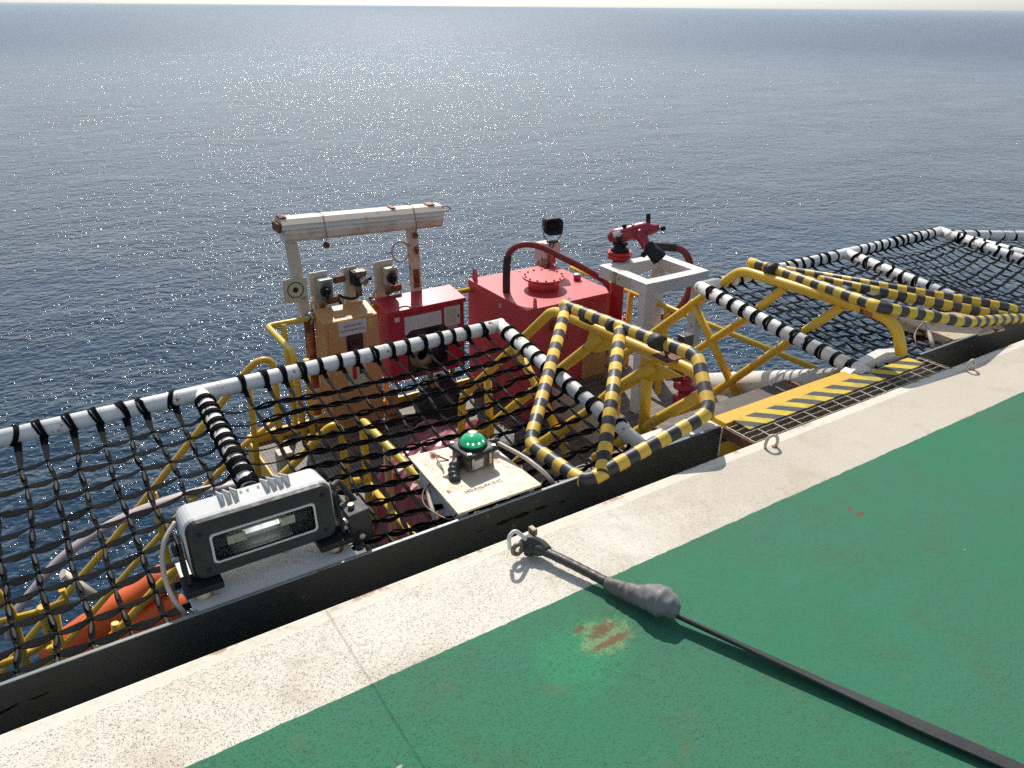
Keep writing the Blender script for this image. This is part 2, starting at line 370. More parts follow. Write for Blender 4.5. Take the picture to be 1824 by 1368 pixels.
# ================================================================== SAFETY NETS
NY0, NZ0, NSL = 2.06, -.05, .1525
def nz(y): return NZ0 + (y-NY0)*NSL
TR = .034
def ribbon_edge(mb, a, b, wd, tw0, tw1, sag=.004, lens=1.0, n=6):
    d = (b-a); t = d.normalized(); side = t.cross(Vector((0, 0, 1)))
    if side.length < 1e-4: side = Vector((1, 0, 0))
    side.normalize(); upv = side.cross(t); prev = None
    for i in range(n+1):
        s = i/n; p = a + d*s - Vector((0, 0, sag*math.sin(math.pi*s)))
        wf = wd*(.35+.65*math.sin(math.pi*s)**.7)*lens if lens else wd
        ang = tw0 + (tw1-tw0)*s; ax = side*math.cos(ang)+upv*math.sin(ang); nn = upv*math.cos(ang)-side*math.sin(ang)
        v = [mb.bm.verts.new(p+ax*wf*.5+nn*.0012), mb.bm.verts.new(p-ax*wf*.5+nn*.0012), mb.bm.verts.new(p-ax*wf*.5-nn*.0012), mb.bm.verts.new(p+ax*wf*.5-nn*.0012)]
        if prev:
            for q in range(4): mb.bm.faces.new((prev[q], prev[(q+1) % 4], v[(q+1) % 4], v[q]))
        prev = v
def knot(mb, p, r=.008):
    mt = Matrix.Translation(p) @ Matrix.Rotation(random.uniform(0, 3), 4, 'Z') @ Matrix.Diagonal((r*1.25, r*.9, r*.8, 1))
    bmesh.ops.create_icosphere(mb.bm, subdivisions=1, radius=1, matrix=mt)
def net_bay(root, x0, x1, nx, yout, yin, ny, cross_w, long_w, open_look, sag=.03, zf=nz, gx=.0):
    """nodes on a square grid; lash straps reach out to the tubes round it"""
    mb = MB(); mg = MB(); rnd = random.Random(int(x0*100)+5)
    g = {}
    for i in range(nx+1):
        for j in range(ny+1):
            u = i/nx; v = j/ny
            x = x0+(x1-x0)*u; y = yout+(yin-yout)*v
            s = math.sin(math.pi*min(max(u, .04), .96))*math.sin(math.pi*min(max(v, .06), .96))
            g[i, j] = Vector((x+rnd.gauss(0, .005)+.010*math.sin(v*3+u*5), y+rnd.gauss(0, .005)-.02*s+.012*math.sin(u*7+1), zf(y)-.008-sag*s+rnd.gauss(0, .003)))
    for i in range(nx+1):
        for j in range(ny+1):
            p = g[i, j]; knot(mb, p, rnd.uniform(.006, .0085))
            for q in range(3 if rnd.random() < .7 else 1):
                a = rnd.uniform(0, 6.28); e = p+Vector((math.cos(a)*.011, math.sin(a)*.011, rnd.uniform(.005, .013)))
                mg.tube([p+Vector((0, 0, .004)), e], .0016, 4)
            if i < nx:
                b = g[i+1, j]
                if open_look:      # doubled strap bulging open between the knots
                    mid_ = (p+b)/2; off = Vector((rnd.uniform(-.003, .003), .011+rnd.uniform(-.002, .004), .002))
                    for sgn in (1, -1):
                        pts = spline([p, mid_+off*sgn, b], 3)
                        for a_, b_ in zip(pts, pts[1:]): ribbon_edge(mb, a_, b_, long_w*.75, .9*sgn, .9*sgn, 0, 0, 1)
                    if rnd.random() < .45: ribbon_edge(mb, p, b, long_w*1.5, .2, -.3, .002)
                else: ribbon_edge(mb, p, b, long_w, rnd.uniform(-.45, .1), rnd.uniform(-.1, .45), .006)
            if j < ny:
                ribbon_edge(mb, p, g[i, j+1], cross_w, rnd.uniform(.2, 1.3), rnd.uniform(-1.2, .4), .003)
                if not open_look or rnd.random() < .3:
                    q0 = p.lerp(g[i, j+1], .12)+Vector((0, 0, .003)); q1 = p.lerp(g[i, j+1], .62)+Vector((rnd.uniform(-.004, .004), 0, .003))
                    ribbon_edge(mg, q0, q1, cross_w*.42, rnd.uniform(-.3, .8), rnd.uniform(-.8, .5), 0)
    return mb, mg, g
def lash_mesh(name, w_, coils, r):
    """webbing wound round a tube whose axis is local X"""
    m = MB(); 
    for c_ in range(coils):
        xx = (c_-(coils-1)/2)*w_; t = []
        for a in range(17):
            an = 2*math.pi*a/16; t.append(Vector((xx+.006*math.sin(an/2+c_), math.cos(an)*(r+.0035), math.sin(an)*(r+.0035))))
        pts = t[:-1]; n = len(pts); prev = None; first = None
        for i in range(n+1):
            p = pts[i % n]; rad = Vector((0, p.y, p.z)).normalized()
            v = [m.bm.verts.new(p+Vector((s_*w_*.5, 0, 0))+rad*z_) for s_, z_ in ((-1, -.002), (-1, .002), (-.5, .0045), (0, .003), (.5, .0045), (1, .002), (1, -.002))]
            if prev:
                for q in range(6):
                    f = m.bm.faces.new((prev[q], prev[q+1], v[q+1], v[q])); f.smooth = True
            prev = v
    return m
def make_net_frame(label, loc, tubes, name='safety_net'):
    t = thing(name, label, 'safety net', loc)
    for nm, pts, r in tubes:
        m = MB(); m.tube(pts, r, 16, normal=(0, 0, 1)); m.build(nm, WHITE_TUBE, t)
    return t
tilt = math.atan(NSL)
XL0, XT, XR = -1.35, .515, 2.0
YO, ZO = 3.2, nz(3.2)+.0
net1 = make_net_frame('nearest black webbing safety net on a white frame, beneath the floodlight and green lamp', (.5, 2.0, -.05),
    [('frame_tube', [Vector((XL0, YO, ZO)), Vector((XR, YO, ZO)), Vector((XR, YO, ZO)), Vector((XR, 1.99, nz(1.99)))][:2], TR)])
m = MB(); m.tube([(XR, YO+TR*.0, ZO), (XR, 1.99, nz(1.99))], TR, 16); m.tube([(XR-.0005, YO, ZO), (XR+.02, YO+.002, ZO)], TR, 16)
bmesh.ops.create_uvsphere(m.bm, u_segments=16, v_segments=10, radius=TR*1.03, matrix=Matrix.Translation((XR, YO, ZO))); m.build('side_tube', WHITE_TUBE, net1)
m = MB(); m.tube([(XT, YO, ZO), (XT, 1.99, nz(1.99))], TR*.95, 16); m.build('cross_tube', WHITE_TUBE, net1)
proto_lash = lash_mesh('lashing', .0095, 3, TR).build('lashing', WEB, None, origin=(0, 0, 0))
lash_data = proto_lash.data; bpy.data.objects.remove(proto_lash)
def lashing(root, pos, along, tilt_=0.0, wide=1.0):
    o = bpy.data.objects.new('lashing', lash_data); col.objects.link(o); o.parent = root
    o.location = Vector(pos)-ORG[root.name]
    q = Vector((1, 0, 0)).rotation_difference(Vector(along)); o.rotation_mode = 'QUATERNION'
    o.rotation_quaternion = q @ Quaternion((1, 0, 0), random.uniform(0, 6)) @ Quaternion((0, 0, 1), tilt_); o.scale = (wide, 1, 1); return o
def strap(mb, a, b, w0=.026, w1=.014):
    a = Vector(a); b = Vector(b); n = 6
    d = b-a; t = d.normalized(); side = t.cross(Vector((0, 0, 1))).normalized(); upv = side.cross(t); prev = None
    for i in range(n+1):
        s = i/n; p = a+d*s-Vector((0, 0, .012*math.sin(math.pi*s))); w_ = (w0+(w1-w0)*s)/2; ang = .5*s
        ax = side*math.cos(ang)+upv*math.sin(ang)
        v = [mb.bm.verts.new(p+ax*w_+upv*.0018), mb.bm.verts.new(p-ax*w_+upv*.0018), mb.bm.verts.new(p-ax*w_-upv*.0018), mb.bm.verts.new(p+ax*w_-upv*.0018)]
        if prev:
            for q in range(4): mb.bm.faces.new((prev[q], prev[(q+1) % 4], v[(q+1) % 4], v[q]))
        prev = v
# left bay (x -1.3 .. .45) and middle bay (x .60 .. 1.9)
DN = Vector((0, -1, -NSL)).normalized()
def bay(root, x0, x1, nx, ny, cw, lw, open_, tl, tr, zf, yo, nm, sag=.03, ytop=3.005, yin=2.0, yshift=0):
    mb, mg, g = net_bay(root, x0, x1, nx, ytop, yin, ny, cw, lw, open_, sag, zf)
    for i in range(nx+1):
        x = g[i, 0].x
        slant = (.35 if not open_ else .08)+random.uniform(-.06, .06)
        lashing(root, (x, yo, zf(yo)), (1, 0, 0), slant if not open_ else slant*.5)
        strap(mb, (x+.005, yo-TR*.7, zf(yo)-TR*.5), g[i, 0], .030 if not open_ else .022, .015)
    for j in range(ny):
        for xt, ii in ((tl, 0), (tr, nx)):
            if xt is None: continue
            gy = g[ii, j].y+.02
            dx = .03 if xt < g[ii, j].x else -.03
            strap(mb, (xt+dx, gy, zf(gy)), g[ii, j], .018, .010)
    mb.build('netting', WEB, root, recalc=False); o = mg.build('loose_thread', WEBG, root, recalc=False); o['kind'] = 'stuff'
    return g
gL = bay(net1, -1.30, .405, 18, 10, .021, .033, False, None, XT, nz, YO, 'left', sag=.035)
gM = bay(net1, .685, 1.90, 14, 11, .018, .020, True, XT, XR, nz, YO, 'mid', sag=.02)
for q in range(19):
    y = 3.12-.057*q; lashing(net1, (XT, y, nz(y)), (0, 1, NSL), .12*(-1)**q, 1.25)
for q in range(11):
    y = 3.11-.0875*q; lashing(net1, (XR, y, nz(y)), (0, 1, NSL), .05)

# right frames
def nz2(y): return -.005+(y-2.05)*.105
t2o = 3.13
net2 = make_net_frame('black webbing net on a white frame just right of the stair handrails', (4.6, 2.0, 0),
    [('frame_tube', [Vector((3.36, t2o, nz2(t2o))), Vector((5.84, t2o, nz2(t2o)))], TR*1.05)])
for nm, xx in (('side_tube', 3.36), ('cross_tube', 4.72), ('side_tube', 5.84)):
    m = MB(); m.tube([(xx, t2o, nz2(t2o)), (xx, 1.99, nz2(1.99))], TR*1.08, 16)
    bmesh.ops.create_uvsphere(m.bm, u_segments=16, v_segments=10, radius=TR*1.1, matrix=Matrix.Translation((xx, t2o, nz2(t2o)))); m.build(nm, WHITE_TUBE, net2)
bay(net2, 3.50, 4.60, 13, 11, .020, .026, False, 3.36, 4.72, nz2, t2o, 'r1', sag=.05, ytop=2.96)
bay(net2, 4.84, 5.72, 11, 11, .017, .022, False, 4.72, 5.84, nz2, t2o, 'r2', sag=.07, ytop=2.96)
for xx in (3.36, 4.72, 5.84):
    for q in range(12):
        y = 3.04-.088*q; lashing(net2, (xx, y, nz2(y)), (0, 1, .105), .35 if xx > 4 else .04, 1.2)
# farthest frame turns away from the edge line
A_ = P(1692, 420, Z=.10); B_ = P(1812, 420, Z=.04); dirn = (B_-A_).normalized(); A2 = A_+dirn*2.3
net3 = make_net_frame('farthest black webbing net on a white frame, at the right end of the edge', tuple((A_+Vector((.4, -.6, 0)))),
    [('frame_tube', [A_, A2], TR*1.15)])
IN3 = Vector((6.10, 1.99, -.0)); 
I2 = IN3+Vector((2.3, -.35, -.02))
m = MB(); m.tube([A_, IN3], TR*1.1, 16); bmesh.ops.create_uvsphere(m.bm, u_segments=16, v_segments=10, radius=TR*1.15, matrix=Matrix.Translation(A_)); m.build('side_tube', WHITE_TUBE, net3)
mb = MB(); nxx, nyy = 16, 11; gg = {}
for i in range(nxx+1):
    for j in range(nyy+1):
        u = (i+.8)/(nxx+1); v = (j+1.2)/(nyy+1.2); p = A_.lerp(A2, u).lerp(IN3.lerp(I2, u), v)
        gg[i, j] = p+Vector((random.gauss(0, .006), random.gauss(0, .006), -.015-.06*math.sin(math.pi*u)*math.sin(math.pi*v)))
for i in range(nxx+1):
    for j in range(nyy+1):
        knot(mb, gg[i, j], .008)
        if i < nxx: ribbon_edge(mb, gg[i, j], gg[i+1, j], .018, -.3, .4, .006)
        if j < nyy: ribbon_edge(mb, gg[i, j], gg[i, j+1], .014, .5, -.4, .004)
    p = A_.lerp(A2, (i+.8)/(nxx+1)); lashing(net3, p, dirn, .5, 1.2); strap(mb, p-Vector((0, .03, .02)), gg[i, 0], .03, .015)
for j in range(12):
    p = A_.lerp(IN3, (j+.7)/12.5); lashing(net3, p, (IN3-A_).normalized(), .4, 1.2)
    if j < nyy+1: strap(mb, p+Vector((.03, 0, 0)), gg[0, min(j, nyy)], .02, .012)
mb.build('netting', WEB, net3, recalc=False)

# ================================================================== STEP, GRATING, HANDRAILS
st = thing('step_grating', 'rust-stained walkway grating at the stair head between the two gutter plates', 'grating', (3.05, 1.9, -.03))
m = MB()
for q in range(5):
    y = 1.812+q*.036; m.box((2.36, y-.002, -.030), (3.77, y+.002, -.004))
m.build('bearing_bars', BRONZE, st)
m = MB()
for q in range(15):
    x = 2.37+q*.099
    pts = [Vector((x+.0018*math.sin(a*2.2), 1.806+.165*a/12, -.006)) for a in range(13)]; m.tube(pts, .0035, 6)
for q in range(5):
    y = 1.812+q*.036
    if q < 4: m.tube([Vector((2.36+1.41*a/60, y+.0012*(-1)**a, -.0045)) for a in range(61)], .0028, 5)
m.build('cross_rods', paint('galvanised_bars', (.46, .42, .35), .5, metal=.2, rust=.3, rscale=30, dirt=.5), st)
for xx in (2.352, 3.771):
    m = MB(); m.box((xx, 1.805, -.05), (xx+.008, 1.972, -.004)); m.build('end_bar', RUSTM, st)
# diagonal stripe nosing
k = NT('diagonal_hazard_paint'); sp = k.n('ShaderNodeSeparateXYZ'); k.l(k.tc.outputs['Object'], sp.inputs[0])
u = k.math('ADD', k.math('ADD', sp.outputs[0], k.math('MULTIPLY', sp.outputs[1], 1.0)), k.math('MULTIPLY', k.noise(40, 3), .012))
mm = k.math('GREATER_THAN', k.math('FRACT', k.math('MULTIPLY', u, 1/.132)), .5)
yb = k.mix(k.ramp(k.noise(12, 4, .6), .4, .7), (.66, .50, .03), (.45, .33, .04)); bb = k.mix(k.ramp(k.noise(30, 4, .6), .4, .7), (.045, .045, .043), (.09, .08, .065))
c = k.mix(mm, yb, bb); c = k.mix(k.math('MULTIPLY', k.ramp(k.noise(90, 4, .7, off=4), .62, .68), .6), c, (.15, .13, .1))
k.l(c, k.b.inputs['Base Color']); k.b.inputs['Roughness'].default_value = .7; k.l(k.bump(k.noise(350, 2), .5, .002), k.b.inputs['Normal'])
m = MB(); m.box((2.425, 1.893, -.0015), (3.70, 1.986, .004), bev=.001); m.build('striped_nosing', k.m, st)
YGR = paint('gritty_yellow_tread', (.72, .43, .03), .62, rust=.12, rscale=25, dirt=.35, dirtc=(.5, .36, .03), bumpy=.9)
stair = thing('staircase', 'yellow stair dropping from the deck edge to the lower platform, gritty top tread', 'stair', (2.9, 3, -1.95))
m = MB(); m.box((2.39, 1.992, -.035), (3.315, 2.068, -.006), bev=.002); m.build('top_tread', YGR, stair)
for q in range(8):
    zz = -.24-.213*q; yy = 2.22+.235*q
    m = MB(); m.box((2.42, yy, zz-.03), (3.42, yy+.25, zz), bev=.003); m.build('tread', paint('tread_grating', (.10, .085, .065), .6, rust=.5, dirt=.5) if q == 0 else bpy.data.materials['tread_grating'], stair)
for xx in (2.385, 3.43):
    m = MB(); m.poly([(xx, 2.02, -.05), (xx, 2.15, -.05), (xx, 4.15, -1.86), (xx, 4.15, -1.95), (xx, 3.95, -1.95), (xx, 2.02, -.20)], (.012, 0, 0)); m.build('stringer', YELLOW, stair)
# white edge brackets
def bracket(x0, x1, label):
    m = MB(); m.box((x0, 1.990, -.16), (x1, 2.13, -.018), bev=.006); tag(m.build('edge_bracket', WHITE), label, 'bracket')
bracket(2.02, 2.375, 'white steel bracket at the gutter edge carrying the left handrail foot')
b2 = thing('edge_bracket', 'white steel gusset at the gutter edge carrying the right handrail foot, rust below', 'bracket', (3.55, 2.03, -.05))
m = MB(); m.poly([P(1512, 668, Y=2.03), P(1527, 655, Y=2.03), P(1578, 628, Y=2.03), P(1612, 626, Y=2.03), P(1625, 636, Y=2.03), P(1606, 641, Y=2.03), P(1570, 648, Y=2.03), P(1532, 672, Y=2.03)], (0, .05, 0)); m.build('gusset', WHITE, b2)
m = MB(); m.box((3.58, 1.985, -.09), (3.74, 2.028, -.02), bev=.004); m.build('rusty_lug', RUST_POST, b2)

def hrail(xp, label, top, mids, r=.027):
    t = thing('handrail', label, 'handrail', (xp, 2.05, 0))
    m = MB(); m.tube(rounded([P(*q, X=xp) if len(q) == 2 else Vector(q) for q in top], .07, 6), r, 14); m.build('top_rail', YELLOW, t)
    for nm, pts, rr in mids:
        rr *= 1.15
        m = MB(); m.tube([P(*q, X=xp) for q in pts], rr, 12); m.build(nm, YELLOW, t)
    return t
hx1 = 2.345
h1 = hrail(hx1, 'left yellow stair handrail, its foot on the white bracket by the upright striped gate',
    [(1262, 745), (1262, 690), (1238, 662), (985, 552), (831, 700), (823, 712), (822, 790)],
    [('mid_rail', [(1075, 598), (994, 661), (903, 733), (838, 787)], .024), ('mid_rail', [(1170, 650), (1097, 694), (1043, 738), (964, 789), (900, 840)], .027),
     ('mid_rail', [(1245, 706), (1190, 736), (1146, 762), (1060, 815)], .022),
     ('strut', [(920, 620), (955, 686), (1010, 805)], .022), ('post', [(868, 667), (875, 800)], .022), ('post', [(1152, 672), (1146, 775)], .024), ('post', [(1098, 690), (1092, 790)], .022)])
m = MB()
for q in ((1075, 598), (1172, 648)):
    p = P(*q, X=hx1); m.poly([p+Vector((-.006, -.16, .0)), p+Vector((-.006, .10, .0)), p+Vector((-.006, .14, -.12)), p+Vector((-.006, .05, -.11))], (.012, 0, 0))
m.build('gusset', YELLOW, h1)
hx2 = 3.52
h2 = hrail(hx2, 'right yellow stair handrail, its curved foot on the white gusset by the flat striped gate',
    [(1606, 632), (1598, 580), (1560, 556), (1320, 481), (1236, 541), (1108, 634), (1102, 645), (1096, 760)],
    [('mid_rail', [(1398, 512), (1330, 567), (1235, 628), (1150, 688)], .022), ('mid_rail', [(1500, 545), (1340, 653), (1262, 706), (1180, 760)], .022),
     ('strut', [(1232, 535), (1265, 602), (1322, 724)], .022), ('post', [(1176, 590), (1172, 700)], .02)], r=.028)
# hinged striped gates
def plane_n(hx, hz, qx, qz): d = Vector((qx-hx, 0, qz-hz)); return d.cross(Vector((0, 1, 0))).normalized()
SR = .029
def gate(label, hx, hz, qx, qz, pxs, mats, cat='gate'):
    n = plane_n(hx, hz, qx, qz); o = (hx, 0, hz); W = {k_: (v_ if isinstance(v_, Vector) else PN(*v_, o, n)) for k_, v_ in pxs.items()}
    t = thing('striped_gate', label, cat, tuple(W['P2']))
    m = MB(); m.tube(rounded([W['P1e'], W['P1'], W['P2'], W['P3'], W['P4'], W['P5'], W['P1']+(W['P5']-W['P1'])*.03], .055, 6), SR, 16, normal=(0, 0, 1)); m.build('outer_frame', mats, t)
    m = MB(); m.tube([W['M1'], W['M2']], SR, 16, u0=.03, normal=(0, 0, 1)); m.build('middle_bar', mats, t)
    return t, W
g1, W1 = gate('striped black and yellow gate folded over the nearest net, beside the green lamp', 2.32, .28, 1.645, .0,
    dict(P1e=(1003, 543), P1=(1009, 546), P2=(1243, 634), P3=P(1264, 736, Y=1.895), P4=P(1042, 860, Y=1.955), P5=(943, 792), M1=(1105, 588), M2=(1072, 846)), STRIPE)
g2, W2 = gate('striped black and yellow gate folded flat over the right net, seen edge-on', 3.58, .27, 4.82, .015,
    dict(P1e=(1335, 467), P1=(1372, 478), P2=(1570, 548), P3=P(1720, 574, Y=1.905), P4=P(1828, 566, Y=1.95), P5=P(1800, 549, Z=.085), M1=(1458, 499), M2=P(1806, 567, Z=.05)), STRIPE2)
def hinge_bits(t, pts, hx, rm=RUBBER):
    for nm, a, b, rr, mt in pts:
        m = MB(); m.tube([P(*a, X=hx), P(*b, X=hx)], rr, 14); m.build(nm, mt, t)
hinge_bits(g1, [('rubber_sleeve', (1040, 561), (1056, 568), .033, RUBBER), ('rubber_sleeve', (1163, 606), (1180, 613), .036, RUBBER), ('rubber_sleeve', (1086, 578), (1096, 582), .0315, RUBBER)], 2.27)
hinge_bits(g2, [('rubber_sleeve', (1366, 478), (1380, 482), .033, RUBBER), ('rubber_sleeve', (1500, 519), (1518, 526), .036, RUBBER)], 3.545)
# rusty latch of the left gate
t = thing('gate_latch', 'rusty bolt and black stop plate on the left stair handrail', 'latch', tuple(P(1190, 632, X=2.33)))
p = P(1190, 632, X=2.32); m = MB(); m.box(p+Vector((-.05, -.05, -.012)), p+Vector((.05, .05, -.004)), bev=.002); m.build('base_plate', RUSTM, t)
m = MB(); m.tube([p+Vector((-.01, 0, -.01)), p+Vector((-.01, 0, .05))], .008, 8); m.bolt(p+Vector((-.01, 0, .045)), (0, 0, 1), .016, .01); m.bolt(p+Vector((.02, .03, -.004)), (0, 0, 1), .014, .012); m.build('bolt', RUSTM, t)
p = P(1220, 612, X=2.42); m = MB(); m.box(p+Vector((-.03, -.022, -.055)), p+Vector((.03, .022, .045)), bev=.004); m.build('stop_block', TAPE, t)
t = thing('gate_latch', 'black and heavily rusted stop bracket on the right stair handrail', 'latch', tuple(P(1555, 560, X=3.55)))
p = P(1552, 540, X=3.56); m = MB(); m.box(p+Vector((-.035, -.028, -.04)), p+Vector((.03, .02, .055)), bev=.006); m.build('stop_block', RUBBER, t)
p = P(1548, 555, X=3.5); m = MB(); m.tube([P(1538, 550, X=3.52), P(1560, 559, X=3.52)], .029, 14); m.build('rusty_patch', RUST_POST, t)

# ================================================================== FLOODLIGHT on its plate
fp = thing('lamp_base_plate', 'white steel plate with rust stains carrying the grey floodlight', 'base plate', (.44, 2.1, 0))
m = MB(); m.box((.195, 1.988, -.012), (.70, 2.26, -.002), bev=.002); m.build('plate', WHITE, fp)
for x in (.235, .655):
    m = MB(); m.lathe([(.024, 0), (.025, .02), (.022, .036), (.0, .038)], (x, 2.055, -.002)); m.build('bolt_cap', PLATE_W, fp)
fl = thing('floodlight', 'grey finned floodlight with clear glass standing at the deck edge', 'floodlight', (.44, 2.12, .02))
TI = Matrix.Rotation(R(-7), 3, 'X')   # face tips slightly up
fc = Vector((.445, 2.07, .145))
def FLp(x, y, z): return fc + TI @ Vector((x, y, z))
def rrect(hw, hh, r, n=5, cham=None):
    out = []
    for cx, cz, a0 in ((hw-r, hh-r, 0), (-hw+r, hh-r, 90), (-hw+r, -hh+r, 180), (hw-r, -hh+r, 270)):
        for i in range(n+1):
            a = R(a0+90*i/n); out.append((cx+r*math.cos(a), cz+r*math.sin(a)))
    return out
def ring_loft(mb, loops, cap0=True, cap1=True, smooth=False):
    vs = [[mb.bm.verts.new(p) for p in L] for L in loops]
    for a, b in zip(vs, vs[1:]):
        n = len(a)
        for i in range(n):
            f = mb.bm.faces.new((a[i], a[(i+1) % n], b[(i+1) % n], b[i])); f.smooth = smooth
    if cap0: mb.bm.faces.new(vs[0][::-1])
    if cap1: mb.bm.faces.new(vs[-1])
def loopF(hw, hh, r, y, dz=0, n=5): return [FLp(a, y, b+dz+.010*(1-(a/hw)**2)*(1 if b > 0 else 0)) for a, b in rrect(hw, hh, r, n)]
m = MB(); ring_loft(m, [loopF(.222, .094, .035, .012), loopF(.228, .098, .035, .022), loopF(.224, .096, .03, .135), loopF(.19, .07, .03, .165)], False, True); m.build('housing', GREYL, fl)
m = MB(); L1 = loopF(.222, .095, .03, .011); L0 = loopF(.216, .090, .03, -.004)
IN = [FLp(a, -.004, b-.004) for a, b in rrect(.158, .046, .012)]; IN2 = [FLp(a, .006, b-.004) for a, b in rrect(.154, .042, .010)]
ring_loft(m, [L1, L0, IN, IN2], False, False); m.build('bezel', GREYD, fl)
m = MB(); IN3_ = [FLp(a, -.007, b-.004) for a, b in rrect(.161, .049, .013)]; IN4 = [FLp(a, -.007, b-.004) for a, b in rrect(.155, .043, .011)]; IN5 = [FLp(a, -.0045, b-.004) for a, b in rrect(.155, .043, .011)]
ring_loft(m, [[FLp(a, -.004, b-.004) for a, b in rrect(.162, .050, .013)], IN3_, IN4, IN5], False, False); m.build('gasket', GREYL, fl)
k = NT('lamp_reflector'); k.b.inputs['Metallic'].default_value = .9; k.b.inputs['Roughness'].default_value = .22
k.l(k.mix(k.ramp(k.noise(9, 2, stretch=(1, 1, 12)), .35, .65), (.10, .10, .10), (.55, .55, .53)), k.b.inputs['Base Color']); REFL = k.m
m = MB()
prof = [(.006, .040), (.03, .036), (.055, .020), (.062, -.004), (.050, -.028), (.022, -.042), (.006, -.046)]
for (y0, z0), (y1, z1) in zip(prof, prof[1:]):
    v = [m.bm.verts.new(FLp(a, y, z-.004)) for a, y, z in ((-.152, y0, z0), (.152, y0, z0), (.152, y1, z1), (-.152, y1, z1))]; f = m.bm.faces.new(v)
for sx_ in (-.152, .152):
    m.bm.faces.new([m.bm.verts.new(FLp(sx_, y, z-.004)) for y, z in prof])
m.build('reflector', paint('dark_reflector', (.05, .05, .05), .4, dirt=.2, bumpy=0), fl)
m = MB()
for (y0, z0), (y1, z1) in zip(prof, prof[1:]):
    m.bm.faces.new([m.bm.verts.new(FLp(a, y-.003, z-.004)) for a, y, z in ((-.10, y0, z0*.9), (.085, y0, z0*.9), (.085, y1, z1*.9), (-.10, y1, z1*.9))])
m.build('mirror_strip', paint('brushed_mirror', (.42, .42, .40), .38, metal=.7, dirt=.4, dirtc=(.15, .15, .14), bumpy=0), fl)
k = NT('lit_lamp_tube'); k.b.inputs['Base Color'].default_value = (.8, .8, .78, 1); k.b.inputs['Emission Color'].default_value = (1, .99, .95, 1)
k.l(k.ramp(k.noise(14, 2, stretch=(1, .2, .2)), .35, .6, .35, 1.3), k.b.inputs['Emission Strength'])
m = MB(); m.tube([FLp(-.060, .022, .006), FLp(.050, .022, .006)], .0075, 10); m.build('lamp_tube', k.m, fl)
m = MB(); m.box(FLp(-.11, .018, .012)-Vector((0, .004, 0)), FLp(-.055, .03, -.016)); m.box(FLp(.055, .018, .014), FLp(.10, .03, -.014)); m.build('lamp_holder', BEIGE, fl)
k = NT('clear_glass'); tr_ = k.n('ShaderNodeBsdfTransparent'); gl_ = k.n('ShaderNodeBsdfGlossy'); mx_ = k.n('ShaderNodeMixShader'); fr_ = k.n('ShaderNodeFresnel')
tr_.inputs[0].default_value = (.95, .97, .96, 1); gl_.inputs['Roughness'].default_value = .04; fr_.inputs[0].default_value = 1.12
k.l(fr_.outputs[0], mx_.inputs[0]); k.l(tr_.outputs[0], mx_.inputs[1]); k.l(gl_.outputs[0], mx_.inputs[2]); k.l(mx_.outputs[0], k.t.nodes['Material Output'].inputs['Surface']); GLASS = k.m
m = MB(); ring_loft(m, [[FLp(a, .0035, b-.004) for a, b in rrect(.1555, .0435, .010)], [FLp(a, .0005, b-.004) for a, b in rrect(.1555, .0435, .010)]]); m.build('glass_pane', GLASS, fl)
for i, (a, b) in enumerate(((-.185, .055), (.19, .060), (.185, -.062), (-.18, -.066))):
    m = MB(); m.lathe([(.007, -.004), (.0075, .002), (.004, .004)], FLp(a, -.004, b), TI @ Vector((0, -1, 0)), 10); m.build('screw', BLACK, fl)
for i in range(10):
    x = -.095+.021*i+(.012 if i > 4 else 0); lo = .045 if i in (3, 4, 5) else .0
    m = MB(); z1 = .134-lo*.6
    m.poly([FLp(x, .040+lo, .094), FLp(x, .150, .080), FLp(x, .165, z1-.035), FLp(x, .055+lo, z1)], TI @ Vector((.0045, 0, 0))); m.build('cooling_fin', GREYL, fl)
for sx_, nm in ((-1, 'yoke_arm'), (1, 'yoke_arm')):
    m = MB(); x = .235*sx_
    m.poly([FLp(x, .03, .03), FLp(x, .09, .03), FLp(x*1.0, .10, -.10), FLp(x, .03, -.115), FLp(x, -.01, -.09)], Vector((.010*sx_, 0, 0)))
    m.lathe([(.022, 0), (.022, .012), (.012, .016)], FLp(x+.010*sx_, .06, .0), (sx_, 0, 0), 14)
    m.build(nm, BLACK, fl)
for sx_ in (-1, 1):
    m = MB(); m.box((.445+sx_*.205-.055, 2.02, .028), (.445+sx_*.205+.055, 2.11, .050), bev=.004); m.build('yoke_foot', BLACK, fl)
m = MB(); m.tube(spline([FLp(.238, .05, .05), FLp(.275, .08, .045), FLp(.30, .07, .0), FLp(.315, .05, -.03)], 6), .010, 10); m.build('cable_gland', RUBBER, fl)
jb = thing('junction_box', 'small dark grey junction box with steel bolts, right of the floodlight', 'junction box', (.745, 2.09, .0))
JR = Matrix.Rotation(R(-6), 3, 'Y')
m = MB(); m.box((.708, 2.045, -.005), (.782, 2.135, .118), bev=.004, rot=JR); m.build('body', GREYD, jb)
for p, ax in (((.730, 2.085, .1175), (-.1, 0, 1)), ((.738, 2.040, .035), (0, -1, 0)), ((.706, 2.06, .09), (-1, 0, 0)), ((.704, 2.07, .06), (-1, 0, 0))):
    m = MB(); m.bolt(p, ax, .011, .014); m.build('bolt', STEEL, jb)
m = MB(); m.lathe([(.018, -.05), (.018, .0)], (.745, 2.09, -.005)); m.build('mounting_stub', STEEL, jb)

